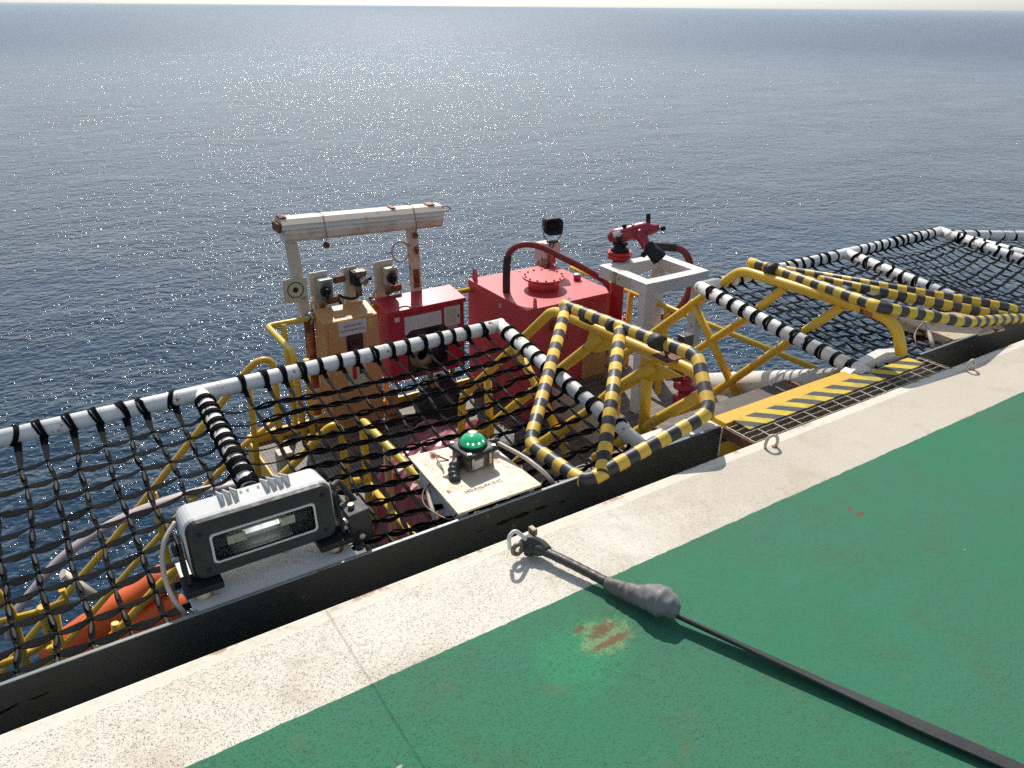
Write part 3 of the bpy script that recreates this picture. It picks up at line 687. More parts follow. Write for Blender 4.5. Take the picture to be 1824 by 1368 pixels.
# ================================================================== GREEN PERIMETER LAMP
gp = thing('lamp_base_plate', 'cream steel plate with rust stains and stencilled tag under the green lamp', 'base plate', (1.24, 2.15, 0))
PLATE_RUST = paint('cream_plate_rusting', (.72, .60, .44), .5, rust=.46, rscale=9, dirt=.6, dirtc=(.68, .43, .24))
m = MB(); m.poly([(1.075, 1.99, .012), (1.425, 1.99, .012), (1.40, 2.36, .032), (1.085, 2.40, .032)], (0, 0, .008)); m.build('plate', PLATE_RUST, gp)
for xx in (1.10, 1.38):
    m = MB(); m.box((xx, 2.0, -.10), (xx+.02, 2.34, .008)); m.build('support_rib', WHITE, gp)
def text(s, size, loc, rot, parent, mt, name='lettering', align='CENTER', sx=1.0, thick=.0004):
    cu = bpy.data.curves.new('t', 'FONT'); cu.body = s; cu.size = size; cu.align_x = align; cu.align_y = 'CENTER'; cu.extrude = thick
    ob = bpy.data.objects.new('t', cu); col.objects.link(ob); dg = bpy.context.evaluated_depsgraph_get()
    me = bpy.data.meshes.new_from_object(ob.evaluated_get(dg)); bpy.data.objects.remove(ob)
    mt_ = Matrix.Translation(Vector(loc)-ORG[parent.name]) @ rot.to_4x4() @ Matrix.Diagonal((sx, 1, 1, 1)); me.transform(mt_)
    me.materials.clear(); me.materials.append(mt); o = bpy.data.objects.new(name, me); col.objects.link(o); o.parent = parent; ORG[o.name] = ORG[parent.name]; return o
text('HD-PAL-9415-02', .022, (1.235, 2.085, .0255), Matrix.Rotation(R(3), 3, 'X'), gp, paint('faded_ink', (.25, .22, .17), .6, dirt=0, bumpy=0))
gl = thing('perimeter_lamp', 'domed green perimeter lamp in a corroded black box, glowing', 'deck lamp', (1.27, 2.23, .03))
GR = Matrix.Rotation(R(6), 3, 'Z'); gc = Vector((1.283, 2.245, .026))
def G(x, y, z): return gc+GR @ Vector((x, y, z))
def gbox(lo, hi, bev): 
    m = MB(); m.box(G(0, 0, 0)+Vector(lo), G(0, 0, 0)+Vector(hi), bev=bev, rot=GR, piv=gc); return m
gbox((-.058, -.058, .0), (.058, .058, .062), .008).build('body', paint('corroded_cast_box', (.20, .15, .10), .55, metal=.3, rust=.5, rscale=20, dirt=.5), gl)
gbox((-.070, -.070, .060), (.070, .070, .082), .010).build('lid', GREYD, gl)
m = MB(); m.lathe([(.056, .080), (.056, .088), (.048, .091)], gc, seg=28); m.build('lens_ring', GREYD, gl)
k = NT('green_glowing_dome'); k.b.inputs['Base Color'].default_value = (.015, .27, .11, 1); k.b.inputs['Roughness'].default_value = .12
k.b.inputs['Emission Color'].default_value = (.0, .75, .28, 1); k.b.inputs['Emission Strength'].default_value = .25; k.b.inputs['Coat Weight'].default_value = .6
m = MB(); m.lathe([(.048, .088), (.049, .096), (.046, .106), (.039, .115), (.028, .122), (.014, .126), (0, .127)], gc, seg=28); m.build('dome', k.m, gl)
k = NT('green_led_points'); k.b.inputs['Emission Color'].default_value = (.55, 1, .75, 1); k.b.inputs['Emission Strength'].default_value = 7.0
for a in (250, 275, 305, 335):
    an = R(a-33); d = Vector((math.cos(an)*.041, math.sin(an)*.041, .1045)); m = MB(); m.lathe([(.0038, 0), (.0038, .0046), (0, .0055)], gc+d, (d.x, d.y, .03), 8); m.build('led', k.m, gl)
m = MB(); m.lathe([(.022, .1245), (.012, .1275), (0, .1285)], gc+Vector((.008, .012, -.0005)), seg=20); m.build('dome_label', LABELY, gl)
for sx_, sy_ in ((-1, -1), (1, -1), (1, 1), (-1, 1)):
    m = MB(); m.bolt(G(sx_*.056, sy_*.056, .082), (0, 0, 1), .008, .004); m.build('lid_screw', STEEL, gl)
gbox((-.040, -.0605, .012), (.005, -.0585, .048), 0).build('nameplate', LABELW, gl)
for a in ((.03, -.068, .05), (-.05, -.068, .05)):
    m = MB(); m.box(G(*a)-Vector((.005, .005, .03)), G(*a)+Vector((.005, .005, .018)), bev=.002); m.build('clip', STEEL, gl)
for pts, r in (([G(-.058, .0, .03), G(-.09, -.01, .03), G(-.115, -.035, .012), G(-.13, -.07, -.005)], .021), ([G(.058, .01, .035), G(.09, .02, .045), G(.13, .01, .045)], .016)):
    m = MB(); sp_ = spline(pts, 6); m.tube(sp_, [r*(1+.15*math.sin(i*2.1)) for i in range(len(sp_))], 12); m.build('taped_gland', TAPE, gl)
def cable(name, label, pts, r, mt, cat='cable'):
    m = MB(); m.tube(spline(pts, 8), r, 8); return tag(m.build(name, mt), label, cat)
cable('cable', 'pale pink cable hanging from the left side of the green lamp', [G(-.115, -.05, .02), P(766, 862, Z=0.0), P(765, 890, Z=-.02), P(772, 915, Z=-.04), P(778, 945, Z=-.09)], .0085, PINKW)
cable('cable', 'pale pink cable leaving the right side of the green lamp towards the striped gate', [G(.12, .01, .045), P(930, 812, Z=.06), P(955, 830, Z=.05), P(975, 848, Z=.02), P(990, 868, Z=-.06)], .0085, PINKW)
cable('earth_wire', 'thin grey earth wire looping from the cream lamp plate', [G(-.07, .06, .01), P(778, 815, Z=.05), P(790, 845, Z=.03), P(757, 870, Z=.0), P(757, 900, Z=-.02), P(800, 925, Z=-.03), P(820, 905, Z=-.01)], .003, BRONZE, 'wire')
cable('cable', 'pale cable curving down beside the left end of the floodlight', [P(312, 930, Y=2.2), P(293, 965, Y=2.16), P(290, 1010, Y=2.12), P(305, 1060, Y=2.06), P(335, 1100, Y=2.03)], .0075, PINKW)
# right lamp plate under the flat gate
rp = thing('lamp_base_plate', 'cream steel plate with rust smear half hidden under the flat striped gate', 'base plate', (4.3, 2.2, 0))
m = MB(); qs = [P(1700, 605, Z=.0), P(1790, 585, Z=.0), P(1735, 555, Z=.05), P(1592, 560, Z=.05), P(1606, 570, Z=.05)]; m.poly(qs, (0, 0, -.012)); m.build('plate', PLATE_RUST, rp)
m = MB(); a = P(1598, 566, Z=.036); b = P(1700, 612, Z=-.013); m.poly([a, b, b-Vector((0, 0, .05)), a-Vector((0, 0, .09))], (.008, 0, 0)); m.build('side_rib', PLATE_W, rp)
cable('cable', 'pale pink cable dropping from the plate under the flat striped gate', [P(1650, 573, Z=.08), P(1654, 590, Z=.04), P(1660, 612, Z=.0), P(1664, 632, Z=-.06)], .011, PINKW)
cable('earth_wire', 'thin green-grey wire looping beside the flat striped gate', [P(1648, 573, Z=.08), P(1632, 590, Z=.04), P(1632, 612, Z=.0), P(1650, 630, Z=-.04)], .004, BRONZE, 'wire')
cable('earth_wire', 'second thin wire under the flat striped gate, nearer its pale cable', [P(1652, 570, Z=.08), P(1640, 580, Z=.05), P(1628, 600, Z=.01), P(1642, 624, Z=-.03), P(1668, 638, Z=-.04)], .003, BRONZE, 'wire')

# ================================================================== DECK FITTINGS
def padeye(loc, ang, label, first=[None]):
    if first[0] is None:
        t = thing('lashing_eye', label, 'lashing eye', loc, 'steel lashing eyes along the deck edge')
        pts = [Vector(loc)+Matrix.Rotation(ang, 3, 'Z') @ Vector((a, 0, b)) for a, b in ((-.024, -.01), (-.026, .018), (-.018, .045), (0, .055), (.020, .046), (.026, .02), (.018, -.002), (.016, -.01))]
        m = MB(); m.tube(spline(pts, 5), .0065, 10); m.build('ring', paint('eye_paint', (.55, .50, .42), .5, rust=.45, rscale=40), t)
        m = MB(); m.lathe([(.013, 0), (.010, .006), (0, .0065)], Vector(loc)+Matrix.Rotation(ang, 3, 'Z') @ Vector((.018, 0, 0)), seg=12); m.build('weld', RUST_POST, t)
        first[0] = (t, ang)
    else:
        s, a0 = first[0]; t = s.copy(); col.objects.link(t); t.location = loc; t.rotation_euler = (0, 0, ang-a0); tag(t, label, 'lashing eye', 'steel lashing eyes along the deck edge')
        for ch in list(s.children):
            c_ = ch.copy(); col.objects.link(c_); c_.parent = t
    return t
padeye((2.385, 1.745, 0), R(-20), 'bent steel lashing eye in front of the left end of the step grating')
padeye((3.82, 1.735, 0), R(-5), 'small steel lashing eye just past the right end of the step grating')
padeye((4.44, 1.75, 0), R(10), 'farthest steel lashing eye, at the right edge of the photo')
sh = thing('shackle', 'white D-shaped shackle with rusty pin at the end of the black tie-down', 'shackle', (1.155, 1.72, 0))
SHP = [(908, 978), (907, 958), (914, 948), (922, 948), (937, 962), (941, 975)]
m = MB(); m.tube(spline([P(*q, Y=1.70) for q in SHP], 5), .0065, 10); m.build('bow', WHITE, sh)
a = P(922, 978, Y=1.695); m = MB(); m.tube(rounded([a+Vector((math.cos(t_)*.018, 0, math.sin(t_)*.018)) for t_ in [i*math.pi/8 for i in range(16)]], .001, 1), .008, 8, closed=True); m.build('pin_eye', BRONZE, sh)
b = P(943, 962, Y=1.70); m = MB(); m.tube([a+Vector((.02, 0, .0)), b+Vector((0, .0, .0)), b+Vector((.022, .02, .012))], .009, 10); m.box(b+Vector((.014, .0, .006)), b+Vector((.032, .03, .030)), bev=.003); m.build('pin', BRONZE, sh)
td = thing('tie_down_strap', 'black tie-down strap with taped handle and grey taped lump crossing the green deck', 'strap', (1.32, 1.3, 0))
pts = [Vector((1.165, 1.70, .028)), Vector((1.19, 1.665, .033)), Vector((1.225, 1.57, .034)), Vector((1.25, 1.50, .032)), Vector((1.275, 1.425, .030)), Vector((1.29, 1.39, .030))]
s_ = spline(pts, 8); m = MB(); n_ = len(s_)
m.tube(s_, [(.030 if i < 6 else .024 if i < 10 else .0165)*(1+.05*math.sin(i*1.9)) if i < n_-8 else .019 for i in range(n_)], 14, flat=.85); m.build('taped_handle', TAPE, td)
m = MB(); m.tube(spline([(1.15, 1.705, .035), (1.175, 1.70, .052), (1.20, 1.67, .044), (1.205, 1.64, .035)], 6), .018, 10); m.build('taped_loop', TAPE, td)
m = MB()
s_ = spline([(1.272, 1.425, .030), (1.285, 1.385, .032), (1.300, 1.345, .036), (1.318, 1.305, .044), (1.333, 1.265, .052), (1.345, 1.230, .048), (1.352, 1.205, .030)], 8); n_ = len(s_)
rad = [.021, .025, .028, .031, .043, .047, .034, .014]
m.tube(s_, [(rad[min(7, int(i/(n_-1)*7))]*(1-(i/(n_-1)*7 % 1)) + rad[min(7, int(i/(n_-1)*7)+1)]*(i/(n_-1)*7 % 1))*(1+.04*math.sin(i*1.3)) for i in range(n_)], 28, flat=.95)
rn = random.Random(3)
for v in m.bm.verts:
    q = v.co*38; from mathutils import noise as mn
    v.co += Vector((mn.noise(q), mn.noise(q+Vector((9, 2, 1))), mn.noise(q+Vector((4, 7, 3)))))*.0055; q2 = v.co*160; cr = abs(mn.noise(Vector((q2.x*.35+q2.y*.9, q2.y*.3, q2.z*.5)))); v.co -= Vector((0, 0, 1))*(.0022 if cr < .06 else 0); v.co.z = max(v.co.z, .001)
for f in m.bm.faces: f.smooth = True
m.build('taped_lump', GREY_TAPE, td)
Ea, Eb = P(1203, 1096, Z=.032), P(1824, 1372, Z=.018)
E0 = [Ea.lerp(Eb, t_)+Vector((0, 0, -.004*math.sin(t_*2.5))) for t_ in (0, .15, .3, .5, .7, .85, 1)] + [Eb+(Eb-Ea)*.35+Vector((0, 0, -.006)), Eb+(Eb-Ea)*.9+Vector((0, 0, -.01))]
def flat_strap(m, pts, wd, th, tws):
    prev = None; n = len(pts)
    for i, p in enumerate(pts):
        t = (pts[min(i+1, n-1)]-pts[max(i-1, 0)]).normalized(); s1 = t.cross(Vector((0, 0, 1))).normalized(); u1 = s1.cross(t)
        u = i/(n-1); a = tws(u); ax = s1*math.cos(a)+u1*math.sin(a); nn = u1*math.cos(a)-s1*math.sin(a); w_ = wd(u)/2
        c4 = [p+ax*w_+nn*th/2, p+nn*(th/2+.001), p-ax*w_+nn*th/2, p-ax*w_-nn*th/2, p+ax*w_-nn*th/2]
        v = [m.bm.verts.new(q) for q in c4]
        if prev:
            for q in range(5): m.bm.faces.new((prev[q], prev[(q+1) % 5], v[(q+1) % 5], v[q]))
        prev = v
m = MB(); flat_strap(m, spline(E0, 10), lambda u: .021+.021*min(1, u*1.9), .005, lambda u: .9-.8*min(1, u*1.9)); m.build('webbing_strap', TAPE, td)
E1 = [p+Vector((.009, .006, -.010)) for p in E0]
m = MB(); flat_strap(m, spline(E1, 10), lambda u: .019+.021*min(1, u*1.9), .005, lambda u: .2+.15*min(1, u*1.9)); m.build('webbing_underlayer', RUBBER, td)


# ================================================================== LOWER PLATFORM
FZ, FR = -1.95, -1.66
k = NT('platform_grating'); sp = k.n('ShaderNodeSeparateXYZ'); k.l(k.tc.outputs['Object'], sp.inputs[0])
gx = k.math('FRACT', k.math('MULTIPLY', sp.outputs[0], 1/.034)); gy = k.math('FRACT', k.math('MULTIPLY', sp.outputs[1], 1/.10))
lines = k.math('MAXIMUM', k.math('GREATER_THAN', gx, .86), k.math('GREATER_THAN', gy, .93))
dk = k.mix(k.ramp(k.noise(1.2, 4, .6), .4, .65), (.060, .048, .038), (.10, .080, .060))
k.l(k.mix(lines, dk, (.34, .28, .21)), k.b.inputs['Base Color']); k.b.inputs['Roughness'].default_value = .6; k.l(k.bump(lines, .8, .01), k.b.inputs['Normal'])
GRATM = k.m
pf = thing('platform', 'lower steel platform with dark grating floor and yellow edge beam', 'platform', (3.2, 5.2, FZ))
m = MB(); m.box((1.35, 1.6, FZ-.03), (5.6, 6.38, FZ)); m.build('floor_grating', GRATM, pf)
m = MB(); m.box((1.35, 6.385, FZ-.22), (5.6, 6.42, FZ+.09), bev=.004); m.build('edge_beam', YELLOW, pf)
m = MB(); m.box((1.33, 5.6, FZ-.22), (1.348, 6.38, FZ+.09), bev=.004); m.build('edge_beam', YELLOW, pf)
rpz = thing('raised_platform', 'raised grating floor with cream rusty edge under the red tank and white table', 'platform', (4.6, 5, FZ))
m = MB(); m.box((4.00, 4.35, FR-.03), (5.25, 5.43, FR)); m.build('floor_grating', GRATM, rpz)
m = MB(); m.box((3.985, 4.34, FZ), (3.999, 5.44, FR+.004), bev=.002); m.box((4.0, 4.325, FZ), (5.25, 4.349, FR+.004), bev=.002); m.build('edge_plate', CREAM_RUSTY, rpz)

# ---- outer railing
RY, RZ = 6.45, -.895
rl = thing('railing', 'yellow railing along the sea side of the lower platform behind the cabinets', 'railing', (2.6, RY, FZ))
lc = P(476, 583, Y=RY)
nearend = P(522, 628, Z=RZ)
m = MB(); m.tube(rounded([(3.70, RY, RZ-.03), (lc.x, RY, RZ), (nearend.x, nearend.y, RZ), (nearend.x+.0, nearend.y-.04, FZ+.25)], .06, 5), .026, 12); m.build('top_rail', YELLOW_B, rl)
m = MB(); m.tube([(3.70, RY, RZ-.48), (1.98, RY, RZ-.46)], .021, 10); m.build('mid_rail', YELLOW, rl)
for x in (1.80, 3.45):
    m = MB(); m.tube([(x, RY-.02, RZ), (x, RY-.02, FZ)], .026, 12); m.build('post', YELLOW_B, rl)
for x in (2.72, 3.20):
    m = MB(); m.tube([(x, RY-.02, RZ), (x, RY-.02, FZ)], .026, 12); m.build('post', ORANGE_Y, rl)
m = MB(); m.tube([(3.38, RY, RZ-.028), (3.52, RY, RZ-.03)], .028, 12); m.build('black_band', TAPE, rl)
# ---- stair railings going down to the left
def stair_rail(label, Y, toppts, midpts, posts, hoop=True):
    t = thing('stair_railing', label, 'railing', tuple(P(*toppts[0], Y=Y)))
    m = MB(); m.tube(rounded([P(*q, Y=Y) for q in toppts], .10, 6), .025, 12); m.build('top_rail', YELLOW, t)
    for q in midpts:
        m = MB(); m.tube([P(*a, Y=Y) for a in q], .022, 10); m.build('mid_rail', YELLOW, t)
    for q in posts:
        m = MB(); m.tube([P(*a, Y=Y) for a in q], .023, 10); m.build('post', YELLOW, t)
    return t
stair_rail('yellow stair railing descending to the left beneath the net, farther from the deck', 5.5,
    [(505, 860), (492, 700), (486, 640), (455, 642), (340, 785), (215, 945), (32, 1160), (-60, 1270)],
    [[(492, 748), (438, 790), (340, 893), (263, 978), (147, 1112), (60, 1210)]],
    [[(274, 878), (284, 930), (303, 1010), (316, 1090)], [(98, 1080), (112, 1160), (125, 1250)], [(440, 668), (452, 760), (462, 860)], [(545, 640), (560, 800)]])
stair_rail('yellow stair railing descending to the left beneath the net, nearer the deck', 4.4,
    [(622, 900), (612, 800), (607, 762), (588, 756), (529, 822), (284, 1040), (216, 1118), (100, 1225)],
    [[(640, 855), (570, 868), (440, 985)]],
    [[(205, 1110), (212, 1200)]])
lad = thing('ladder_frame', 'small yellow welded frame with hinge tubes at the bottom left beneath the net', 'frame', tuple(P(60, 1120, Y=3.6)))
for nm, q, r in (('side_bar', [(-40, 1010), (20, 1090), (40, 1160), (60, 1215)], .020), ('cross_bar', [(0, 1108), (60, 1092), (120, 1070), (110, 1050)], .016), ('cross_bar', [(-30, 1195), (40, 1170), (90, 1140)], .018), ('hinge_tube', [(75, 1080), (92, 1135)], .024), ('hinge_tube', [(92, 1150), (104, 1165)], .026), ('cross_bar', [(20, 1098), (62, 1100)], .014), ('side_bar', [(50, 1240), (45, 1180), (30, 1130)], .018)):
    m = MB(); m.tube([P(*a, Y=3.6) for a in q], r, 10); m.build(nm, YELLOW_B if 'hinge' in nm else YELLOW, lad)
# pale davit bars
dv = thing('davit_arm', 'pale pink-white curved davit bar below the net at the left', 'davit', tuple(P(215, 935, Y=4.6)))
k_pts = [(15, 1135), (20, 1105), (60, 1050), (120, 985), (215, 925), (330, 882), (440, 858)]
m = MB(); m.tube(spline([P(*q, Y=4.4) for q in k_pts], 6), .040, 12, flat=.55); m.build('curved_bar', paint('pale_pink_paint', (.55, .45, .42), .45, rust=.15, dirt=.3), dv)
m = MB(); m.tube([P(112, 1022, Y=4.38), P(170, 1062, Y=4.38)], .045, 12, flat=.5); m.build('cross_bar', CREAM, dv)
# orange covered buoyancy tubes
for i, (a, b, r, lab) in enumerate((((75, 1175), (315, 1015), .125, 'orange covered roll farthest from the deck, below the net at left'),
                                ((50, 1240), (330, 1068), .125, 'orange covered roll between two others, below the net at left'),
                                ((60, 1290), (345, 1125), .125, 'orange covered roll nearest the dark gutter plate, below the net at left'))):
    A = P(*a, Y=5.9-.15*i); B = P(*b, Y=6.1-.15*i); pts = [A.lerp(B, t_/12) for t_ in range(13)]
    rr = [r*math.sqrt(max(.05, 1-max(0, (abs(t_/12-.5)-.42)/.09)**2))*(1+.03*math.sin(t_*2+i)) for t_ in range(13)]
    m = MB(); m.tube(pts, rr, 20); tag(m.build('buoyancy_roll', ORANGE), lab, 'roll')

# ---- yellow rail running back towards the deck under the net
nr = thing('railing', 'bright yellow railing beneath the net running back to the deck beside the maroon tarpaulin', 'railing', tuple(P(645, 745, Z=-.95)))
za = P(645, 748, Z=-.95); zb = P(900, 1010, Z=-.95)
m = MB(); m.tube(rounded([za-Vector((0, 0, .98)), za, zb], .05, 5), .027, 12); m.build('top_rail', YELLOW_B, nr)
a2 = za-Vector((0, 0, .5)); b2_ = zb-Vector((0, 0, .5)); m = MB(); m.tube([a2, b2_], .022, 10); m.build('mid_rail', YELLOW_B, nr)
for f_ in (.22, .62):
    p = za.lerp(zb, f_); m = MB(); m.tube([p, p-Vector((0, 0, 1.0))], .026, 12); m.build('post', ORANGE_Y, nr)
# long rail at right of platform
a = P(1018, 476, Z=-.9); b = P(1470, 664, Z=-.9); xr = (a.x+b.x)/2
fr = thing('railing', 'yellow railing at the far right of the lower platform, seen through the stair handrail', 'railing', (xr, 5, FZ))
m = MB(); m.tube([a, b], .024, 12); m.build('top_rail', YELLOW_B, fr)
for f_ in (.30, .46):
    p = a.lerp(b, f_); m = MB(); m.tube([p, p-Vector((0, 0, 1.0))], .030, 12); m.build('post', YELLOW, fr)
m = MB(); m.tube([a-Vector((0, 0, .5)), b-Vector((0, 0, .5))], .020, 10); m.build('mid_rail', YELLOW_B, fr)
# brace pipe
bp = thing('brace_pipe', 'thick white brace pipe sloping out from under the yellow top tread', 'pipe', (3.6, 2.6, -.4))
a = P(1500, 682, X=3.50); b = P(1258, 684, X=3.72)
m = MB(); m.tube([a, b], [.082, .074], 28); m.build('pipe', WHITE, bp)

# ================================================================== RED TANK
TX0, TX1, TY0, TY1, TZ = 3.70, 4.705, 5.455, 6.52, -.835
tk = thing('foam_tank', 'large red square foam tank with bolted round hatch on top', 'tank', (4.2, 6.0, FR))
m = MB(); m.box((TX0, TY0, FZ), (TX1, TY1, TZ), bev=.008); m.build('tank_body', RED, tk)
hc = P(968, 512, Z=TZ)
m = MB(); m.lathe([(.150, 0), (.150, .10)], hc, seg=40); m.build('hatch_neck', RED, tk)
m = MB(); m.lathe([(.205, .10), (.205, .118)], hc, seg=48); 
hl = m.build('hatch_lid', RED, tk)
for i in range(14):
    a = 2*math.pi*(i+.4)/14; m = MB(); m.bolt(hc+Vector((math.cos(a)*.182, math.sin(a)*.182, .118)), (0, 0, 1), .011, .009); o = m.build('lid_bolt', RUSTM, hl)
    o.parent = hl
def lug(px_, Z, along, s=1.0):
    b = P(*px_, Z=Z); al = Vector(along); m = MB(); out = [(-.045, 0), (.045, 0), (.042, .05), (.030, .085)] + [(.030*math.cos(R(t_)), .085+.030*math.sin(R(t_))) for t_ in range(20, 180, 20)] + [(-.030, .085), (-.042, .05)]
    hole = [(.013*math.cos(R(t_)), .082+.013*math.sin(R(t_))) for t_ in range(0, 360, 30)]
    nrm = al.cross(Vector((0, 0, 1)))*.012
    # plate with a hole: bridge the two outlines
    vo = [[m.bm.verts.new(b+al*x*s+Vector((0, 0, z*s))+nrm*k_) for x, z in out] for k_ in (-.5, .5)]
    vh = [[m.bm.verts.new(b+al*x*s+Vector((0, 0, z*s))+nrm*k_) for x, z in hole] for k_ in (-.5, .5)]
    for q in (0, 1):
        es = [m.bm.edges.new((L[i], L[(i+1) % len(L)])) for L in (vo[q], vh[q]) for i in range(len(L))]
        bmesh.ops.triangle_fill(m.bm, edges=es, use_beauty=True)
    for L in (vo, vh):
        n = len(L[0])
        for i in range(n): m.bm.faces.new((L[0][i], L[0][(i+1) % n], L[1][(i+1) % n], L[1][i]))
    m.build('lifting_lug', RED, tk)
lug((846, 498), TZ, (0, 1, 0)); lug((953, 552), TZ, (.3, .95, 0)); lug((983, 470), TZ, (1, 0, 0))
vc = P(1028, 498, Z=TZ); m = MB(); m.lathe([(.036, 0), (.036, .045)], vc); m.build('vent_neck', RED, tk)
m = MB(); m.lathe([(.042, .045), (.042, .056), (.030, .062), (.0, .064)], vc); m.build('vent_cap', STEEL, tk)
def washer(p, ax, r=.017):
    m = MB(); q = Vector(ax).to_track_quat('Z', 'Y'); m.tube([Vector(p)+q @ Vector((r*math.cos(a*math.pi/8), r*math.sin(a*math.pi/8), 0)) for a in range(16)], .0045, 6, closed=True); m.build('white_ring', LABELW, tk)
washer(P(891, 545, X=TX0-.003), (1, 0, 0)); washer(P(1014, 531, Z=TZ+.003), (0, 0, 1)); washer(P(925, 483, Z=TZ+.003), (0, 0, 1), .012)
la = P(1042, 612, Y=TY0-.004); lb = P(1112, 652, Y=TY0-.004)
m = MB(); m.box((la.x-.02, TY0-.004, lb.z-.03), (lb.x, TY0-.001, la.z+.0)); m.build('number_plate', ORANGE_Y, tk)
text('FG-S30', .068, P(1067, 624, Y=TY0-.006), Matrix.Rotation(R(90), 3, 'X'), tk, INK, sx=1.0)
m = MB(); a = P(987, 580, Y=TY0); m.lathe([(.045, 0), (.045, .03), (.03, .045), (.0, .047)], a, (0, -1, 0)); m.build('flush_valve', RUSTM, tk)

# ================================================================== FIRE MONITOR
mx, my = 4.56, 5.26
mp = thing('monitor_pipe', 'bright red flanged riser pipe behind the white table carrying the water gun', 'pipe', (mx, my, FR))
ztop = PP(1117, 452, (mx-1, my+.65), (mx+1, my-.65)).z
m = MB(); m.lathe([(.062, -1.02), (.062, ztop-.02)], (mx, my, 0), seg=24); m.build('riser', RED_PIPE, mp)
m = MB(); m.lathe([(.105, -1.05), (.105, -1.025)], (mx, my, 0), seg=24); m.build('lower_flange', RED_PIPE, mp)
m = MB(); m.lathe([(.070, FR), (.066, -1.05)], (mx, my, 0), seg=24); m.build('pipe_base', CREAM_RUSTY, mp)
for i in range(6):
    a = i*math.pi/3+.3; m = MB(); m.bolt((mx+.085*math.cos(a), my+.085*math.sin(a), -1.026), (0, 0, 1), .014, .022); m.build('flange_bolt', RED_PIPE, mp)
m = MB(); m.lathe([(.108, ztop-.035), (.108, ztop-.005)], (mx, my, 0), seg=28); m.build('upper_flange', RED_PIPE, mp)
m = MB(); m.lathe([(.108, ztop-.002), (.108, ztop+.028)], (mx, my, 0), seg=28); m.build('upper_flange', RED_PIPE, mp)
mo = thing('fire_monitor', 'red water gun with black nozzle and upright black handle above the white table', 'fire monitor', (mx, my, ztop+.03))
pa, pb = (mx-1, my+.65), (mx+1, my-.65)      # gun lies in an upright plane square to the view
def M(x, y): return PP(x, y, pa, pb)
dpt = Vector((.545, .838, 0))
m = MB(); m.lathe([(.085, 0), (.080, .018), (.055, .030), (.055, .055), (.07, .06), (.07, .075)], (mx, my, ztop+.029)); m.build('swivel', BLACK, mo)
m = MB(); s_ = spline([M(1083, 425), M(1093, 421), M(1113, 417), M(1130, 412), M(1146, 408), M(1160, 408), M(1174, 404)], 5); n_ = len(s_)
m.tube(s_, [(.030+.036*min(1, i/6)) if i < n_-8 else .066-.005*(i-(n_-9)) for i in range(n_)], 20); m.build('gun_body', RED_OLD, mo)
m = MB(); m.tube([M(1126, 413), M(1131, 412)], .077, 22); m.build('body_flange', RED_OLD, mo)
m = MB(); s_ = spline([M(1137, 412)-dpt*.03, M(1144, 424)-dpt*.09, M(1150, 436)-dpt*.14], 5); m.tube(s_, [.052-.001*i for i in range(len(s_))], 20); m.build('elbow', RED_OLD, mo)
n0 = M(1150, 430)-dpt*.12; n1 = M(1169, 450)-dpt*.20; ax = (n1-n0).normalized(); L_ = (n1-n0).length
m = MB(); m.lathe([(.050, 0), (.056, .02), (.064, L_*.55), (.070, L_), (.060, L_), (.052, L_-.05), (0, L_-.05)], n0, ax, 28); m.build('nozzle', BLACK, mo)
m = MB(); m.lathe([(.034, 0), (.030, .02), (.012, .024)], n1-ax*.055, ax, 16); m.build('nozzle_core', BRONZE, mo)
m = MB(); a = M(1154, 411); b = M(1155, 380); q = (b-a); m.box((a+b)/2-Vector((.017, .012, q.length/2)), (a+b)/2+Vector((.017, .012, q.length/2)), bev=.003, rot=Vector((0, 0, 1)).rotation_difference(q).to_matrix()); m.build('handle', BLACK, mo)
for q, dd, rr in (((1112, 403), .0, .022), ((1181, 407), 0, .026), ((1101, 421), -.08, .030), ((1143, 447), -.12, .026)):
    c_ = M(*q)+dpt*dd; m = MB(); m.lathe([(0, -rr), (rr*.7, -rr*.7), (rr, 0), (rr*.7, rr*.7), (0, rr)], c_, (0, -1, .2), 14); m.build('knob', BLACK, mo)
m = MB(); m.tube([M(1172, 405), M(1181, 407)], .008, 8); m.build('lever', STEEL, mo)
m = MB(); a = M(1100, 417)-dpt*.055; m.hexa([a+Vector(v) for v in ((-.05, 0, -.012), (.05, -.03, .012), (.05, -.03, .028), (-.05, 0, .004), (-.045, .015, .020), (.055, -.015, .045), (.055, .0, .055), (-.045, .03, .03))]); m.build('white_patch', LABELW, mo)
def hose(label, pts, r, mt, sleeve=None, name='hose'):
    t = thing(name, label, 'hose', tuple(pts[0])); m = MB(); m.tube(spline(pts, 8), r, 14); m.build('tube', mt, t)
    for s0 in sleeve or []:
        m = MB(); m.tube(spline(s0, 5), r*1.22, 14); m.build('black_sleeve', TAPE, t)
    return t
Y2 = (5.7, 4.6)
hp = [PP(x, y, (5.0, 5.6), (5.6, 5.2)) for x, y in ((1160, 438), (1182, 439), (1203, 441), (1220, 450), (1229, 470), (1230, 498), (1225, 525), (1208, 550), (1188, 562), (1165, 563))]
hose('worn red hose looping down behind the white table from the water gun', hp, .034, HOSE, [hp[0:3]])
hb = P(902, 520, Z=TZ); he = Vector((mx-.02, my+.18, 0)); 
hq = [PP(x, y, (hb.x, hb.y), (he.x, he.y)) for x, y in ((902, 520), (902, 495), (903, 470), (905, 455), (914, 443), (930, 436), (948, 436), (968, 442), (1000, 458), (1040, 478), (1075, 500), (1090, 520), (1096, 545))]
hose('red hose arching over the red tank from its black sleeve to the riser pipe', hq, .030, HOSE, [hq[0:4], [hq[0], hq[1]]])

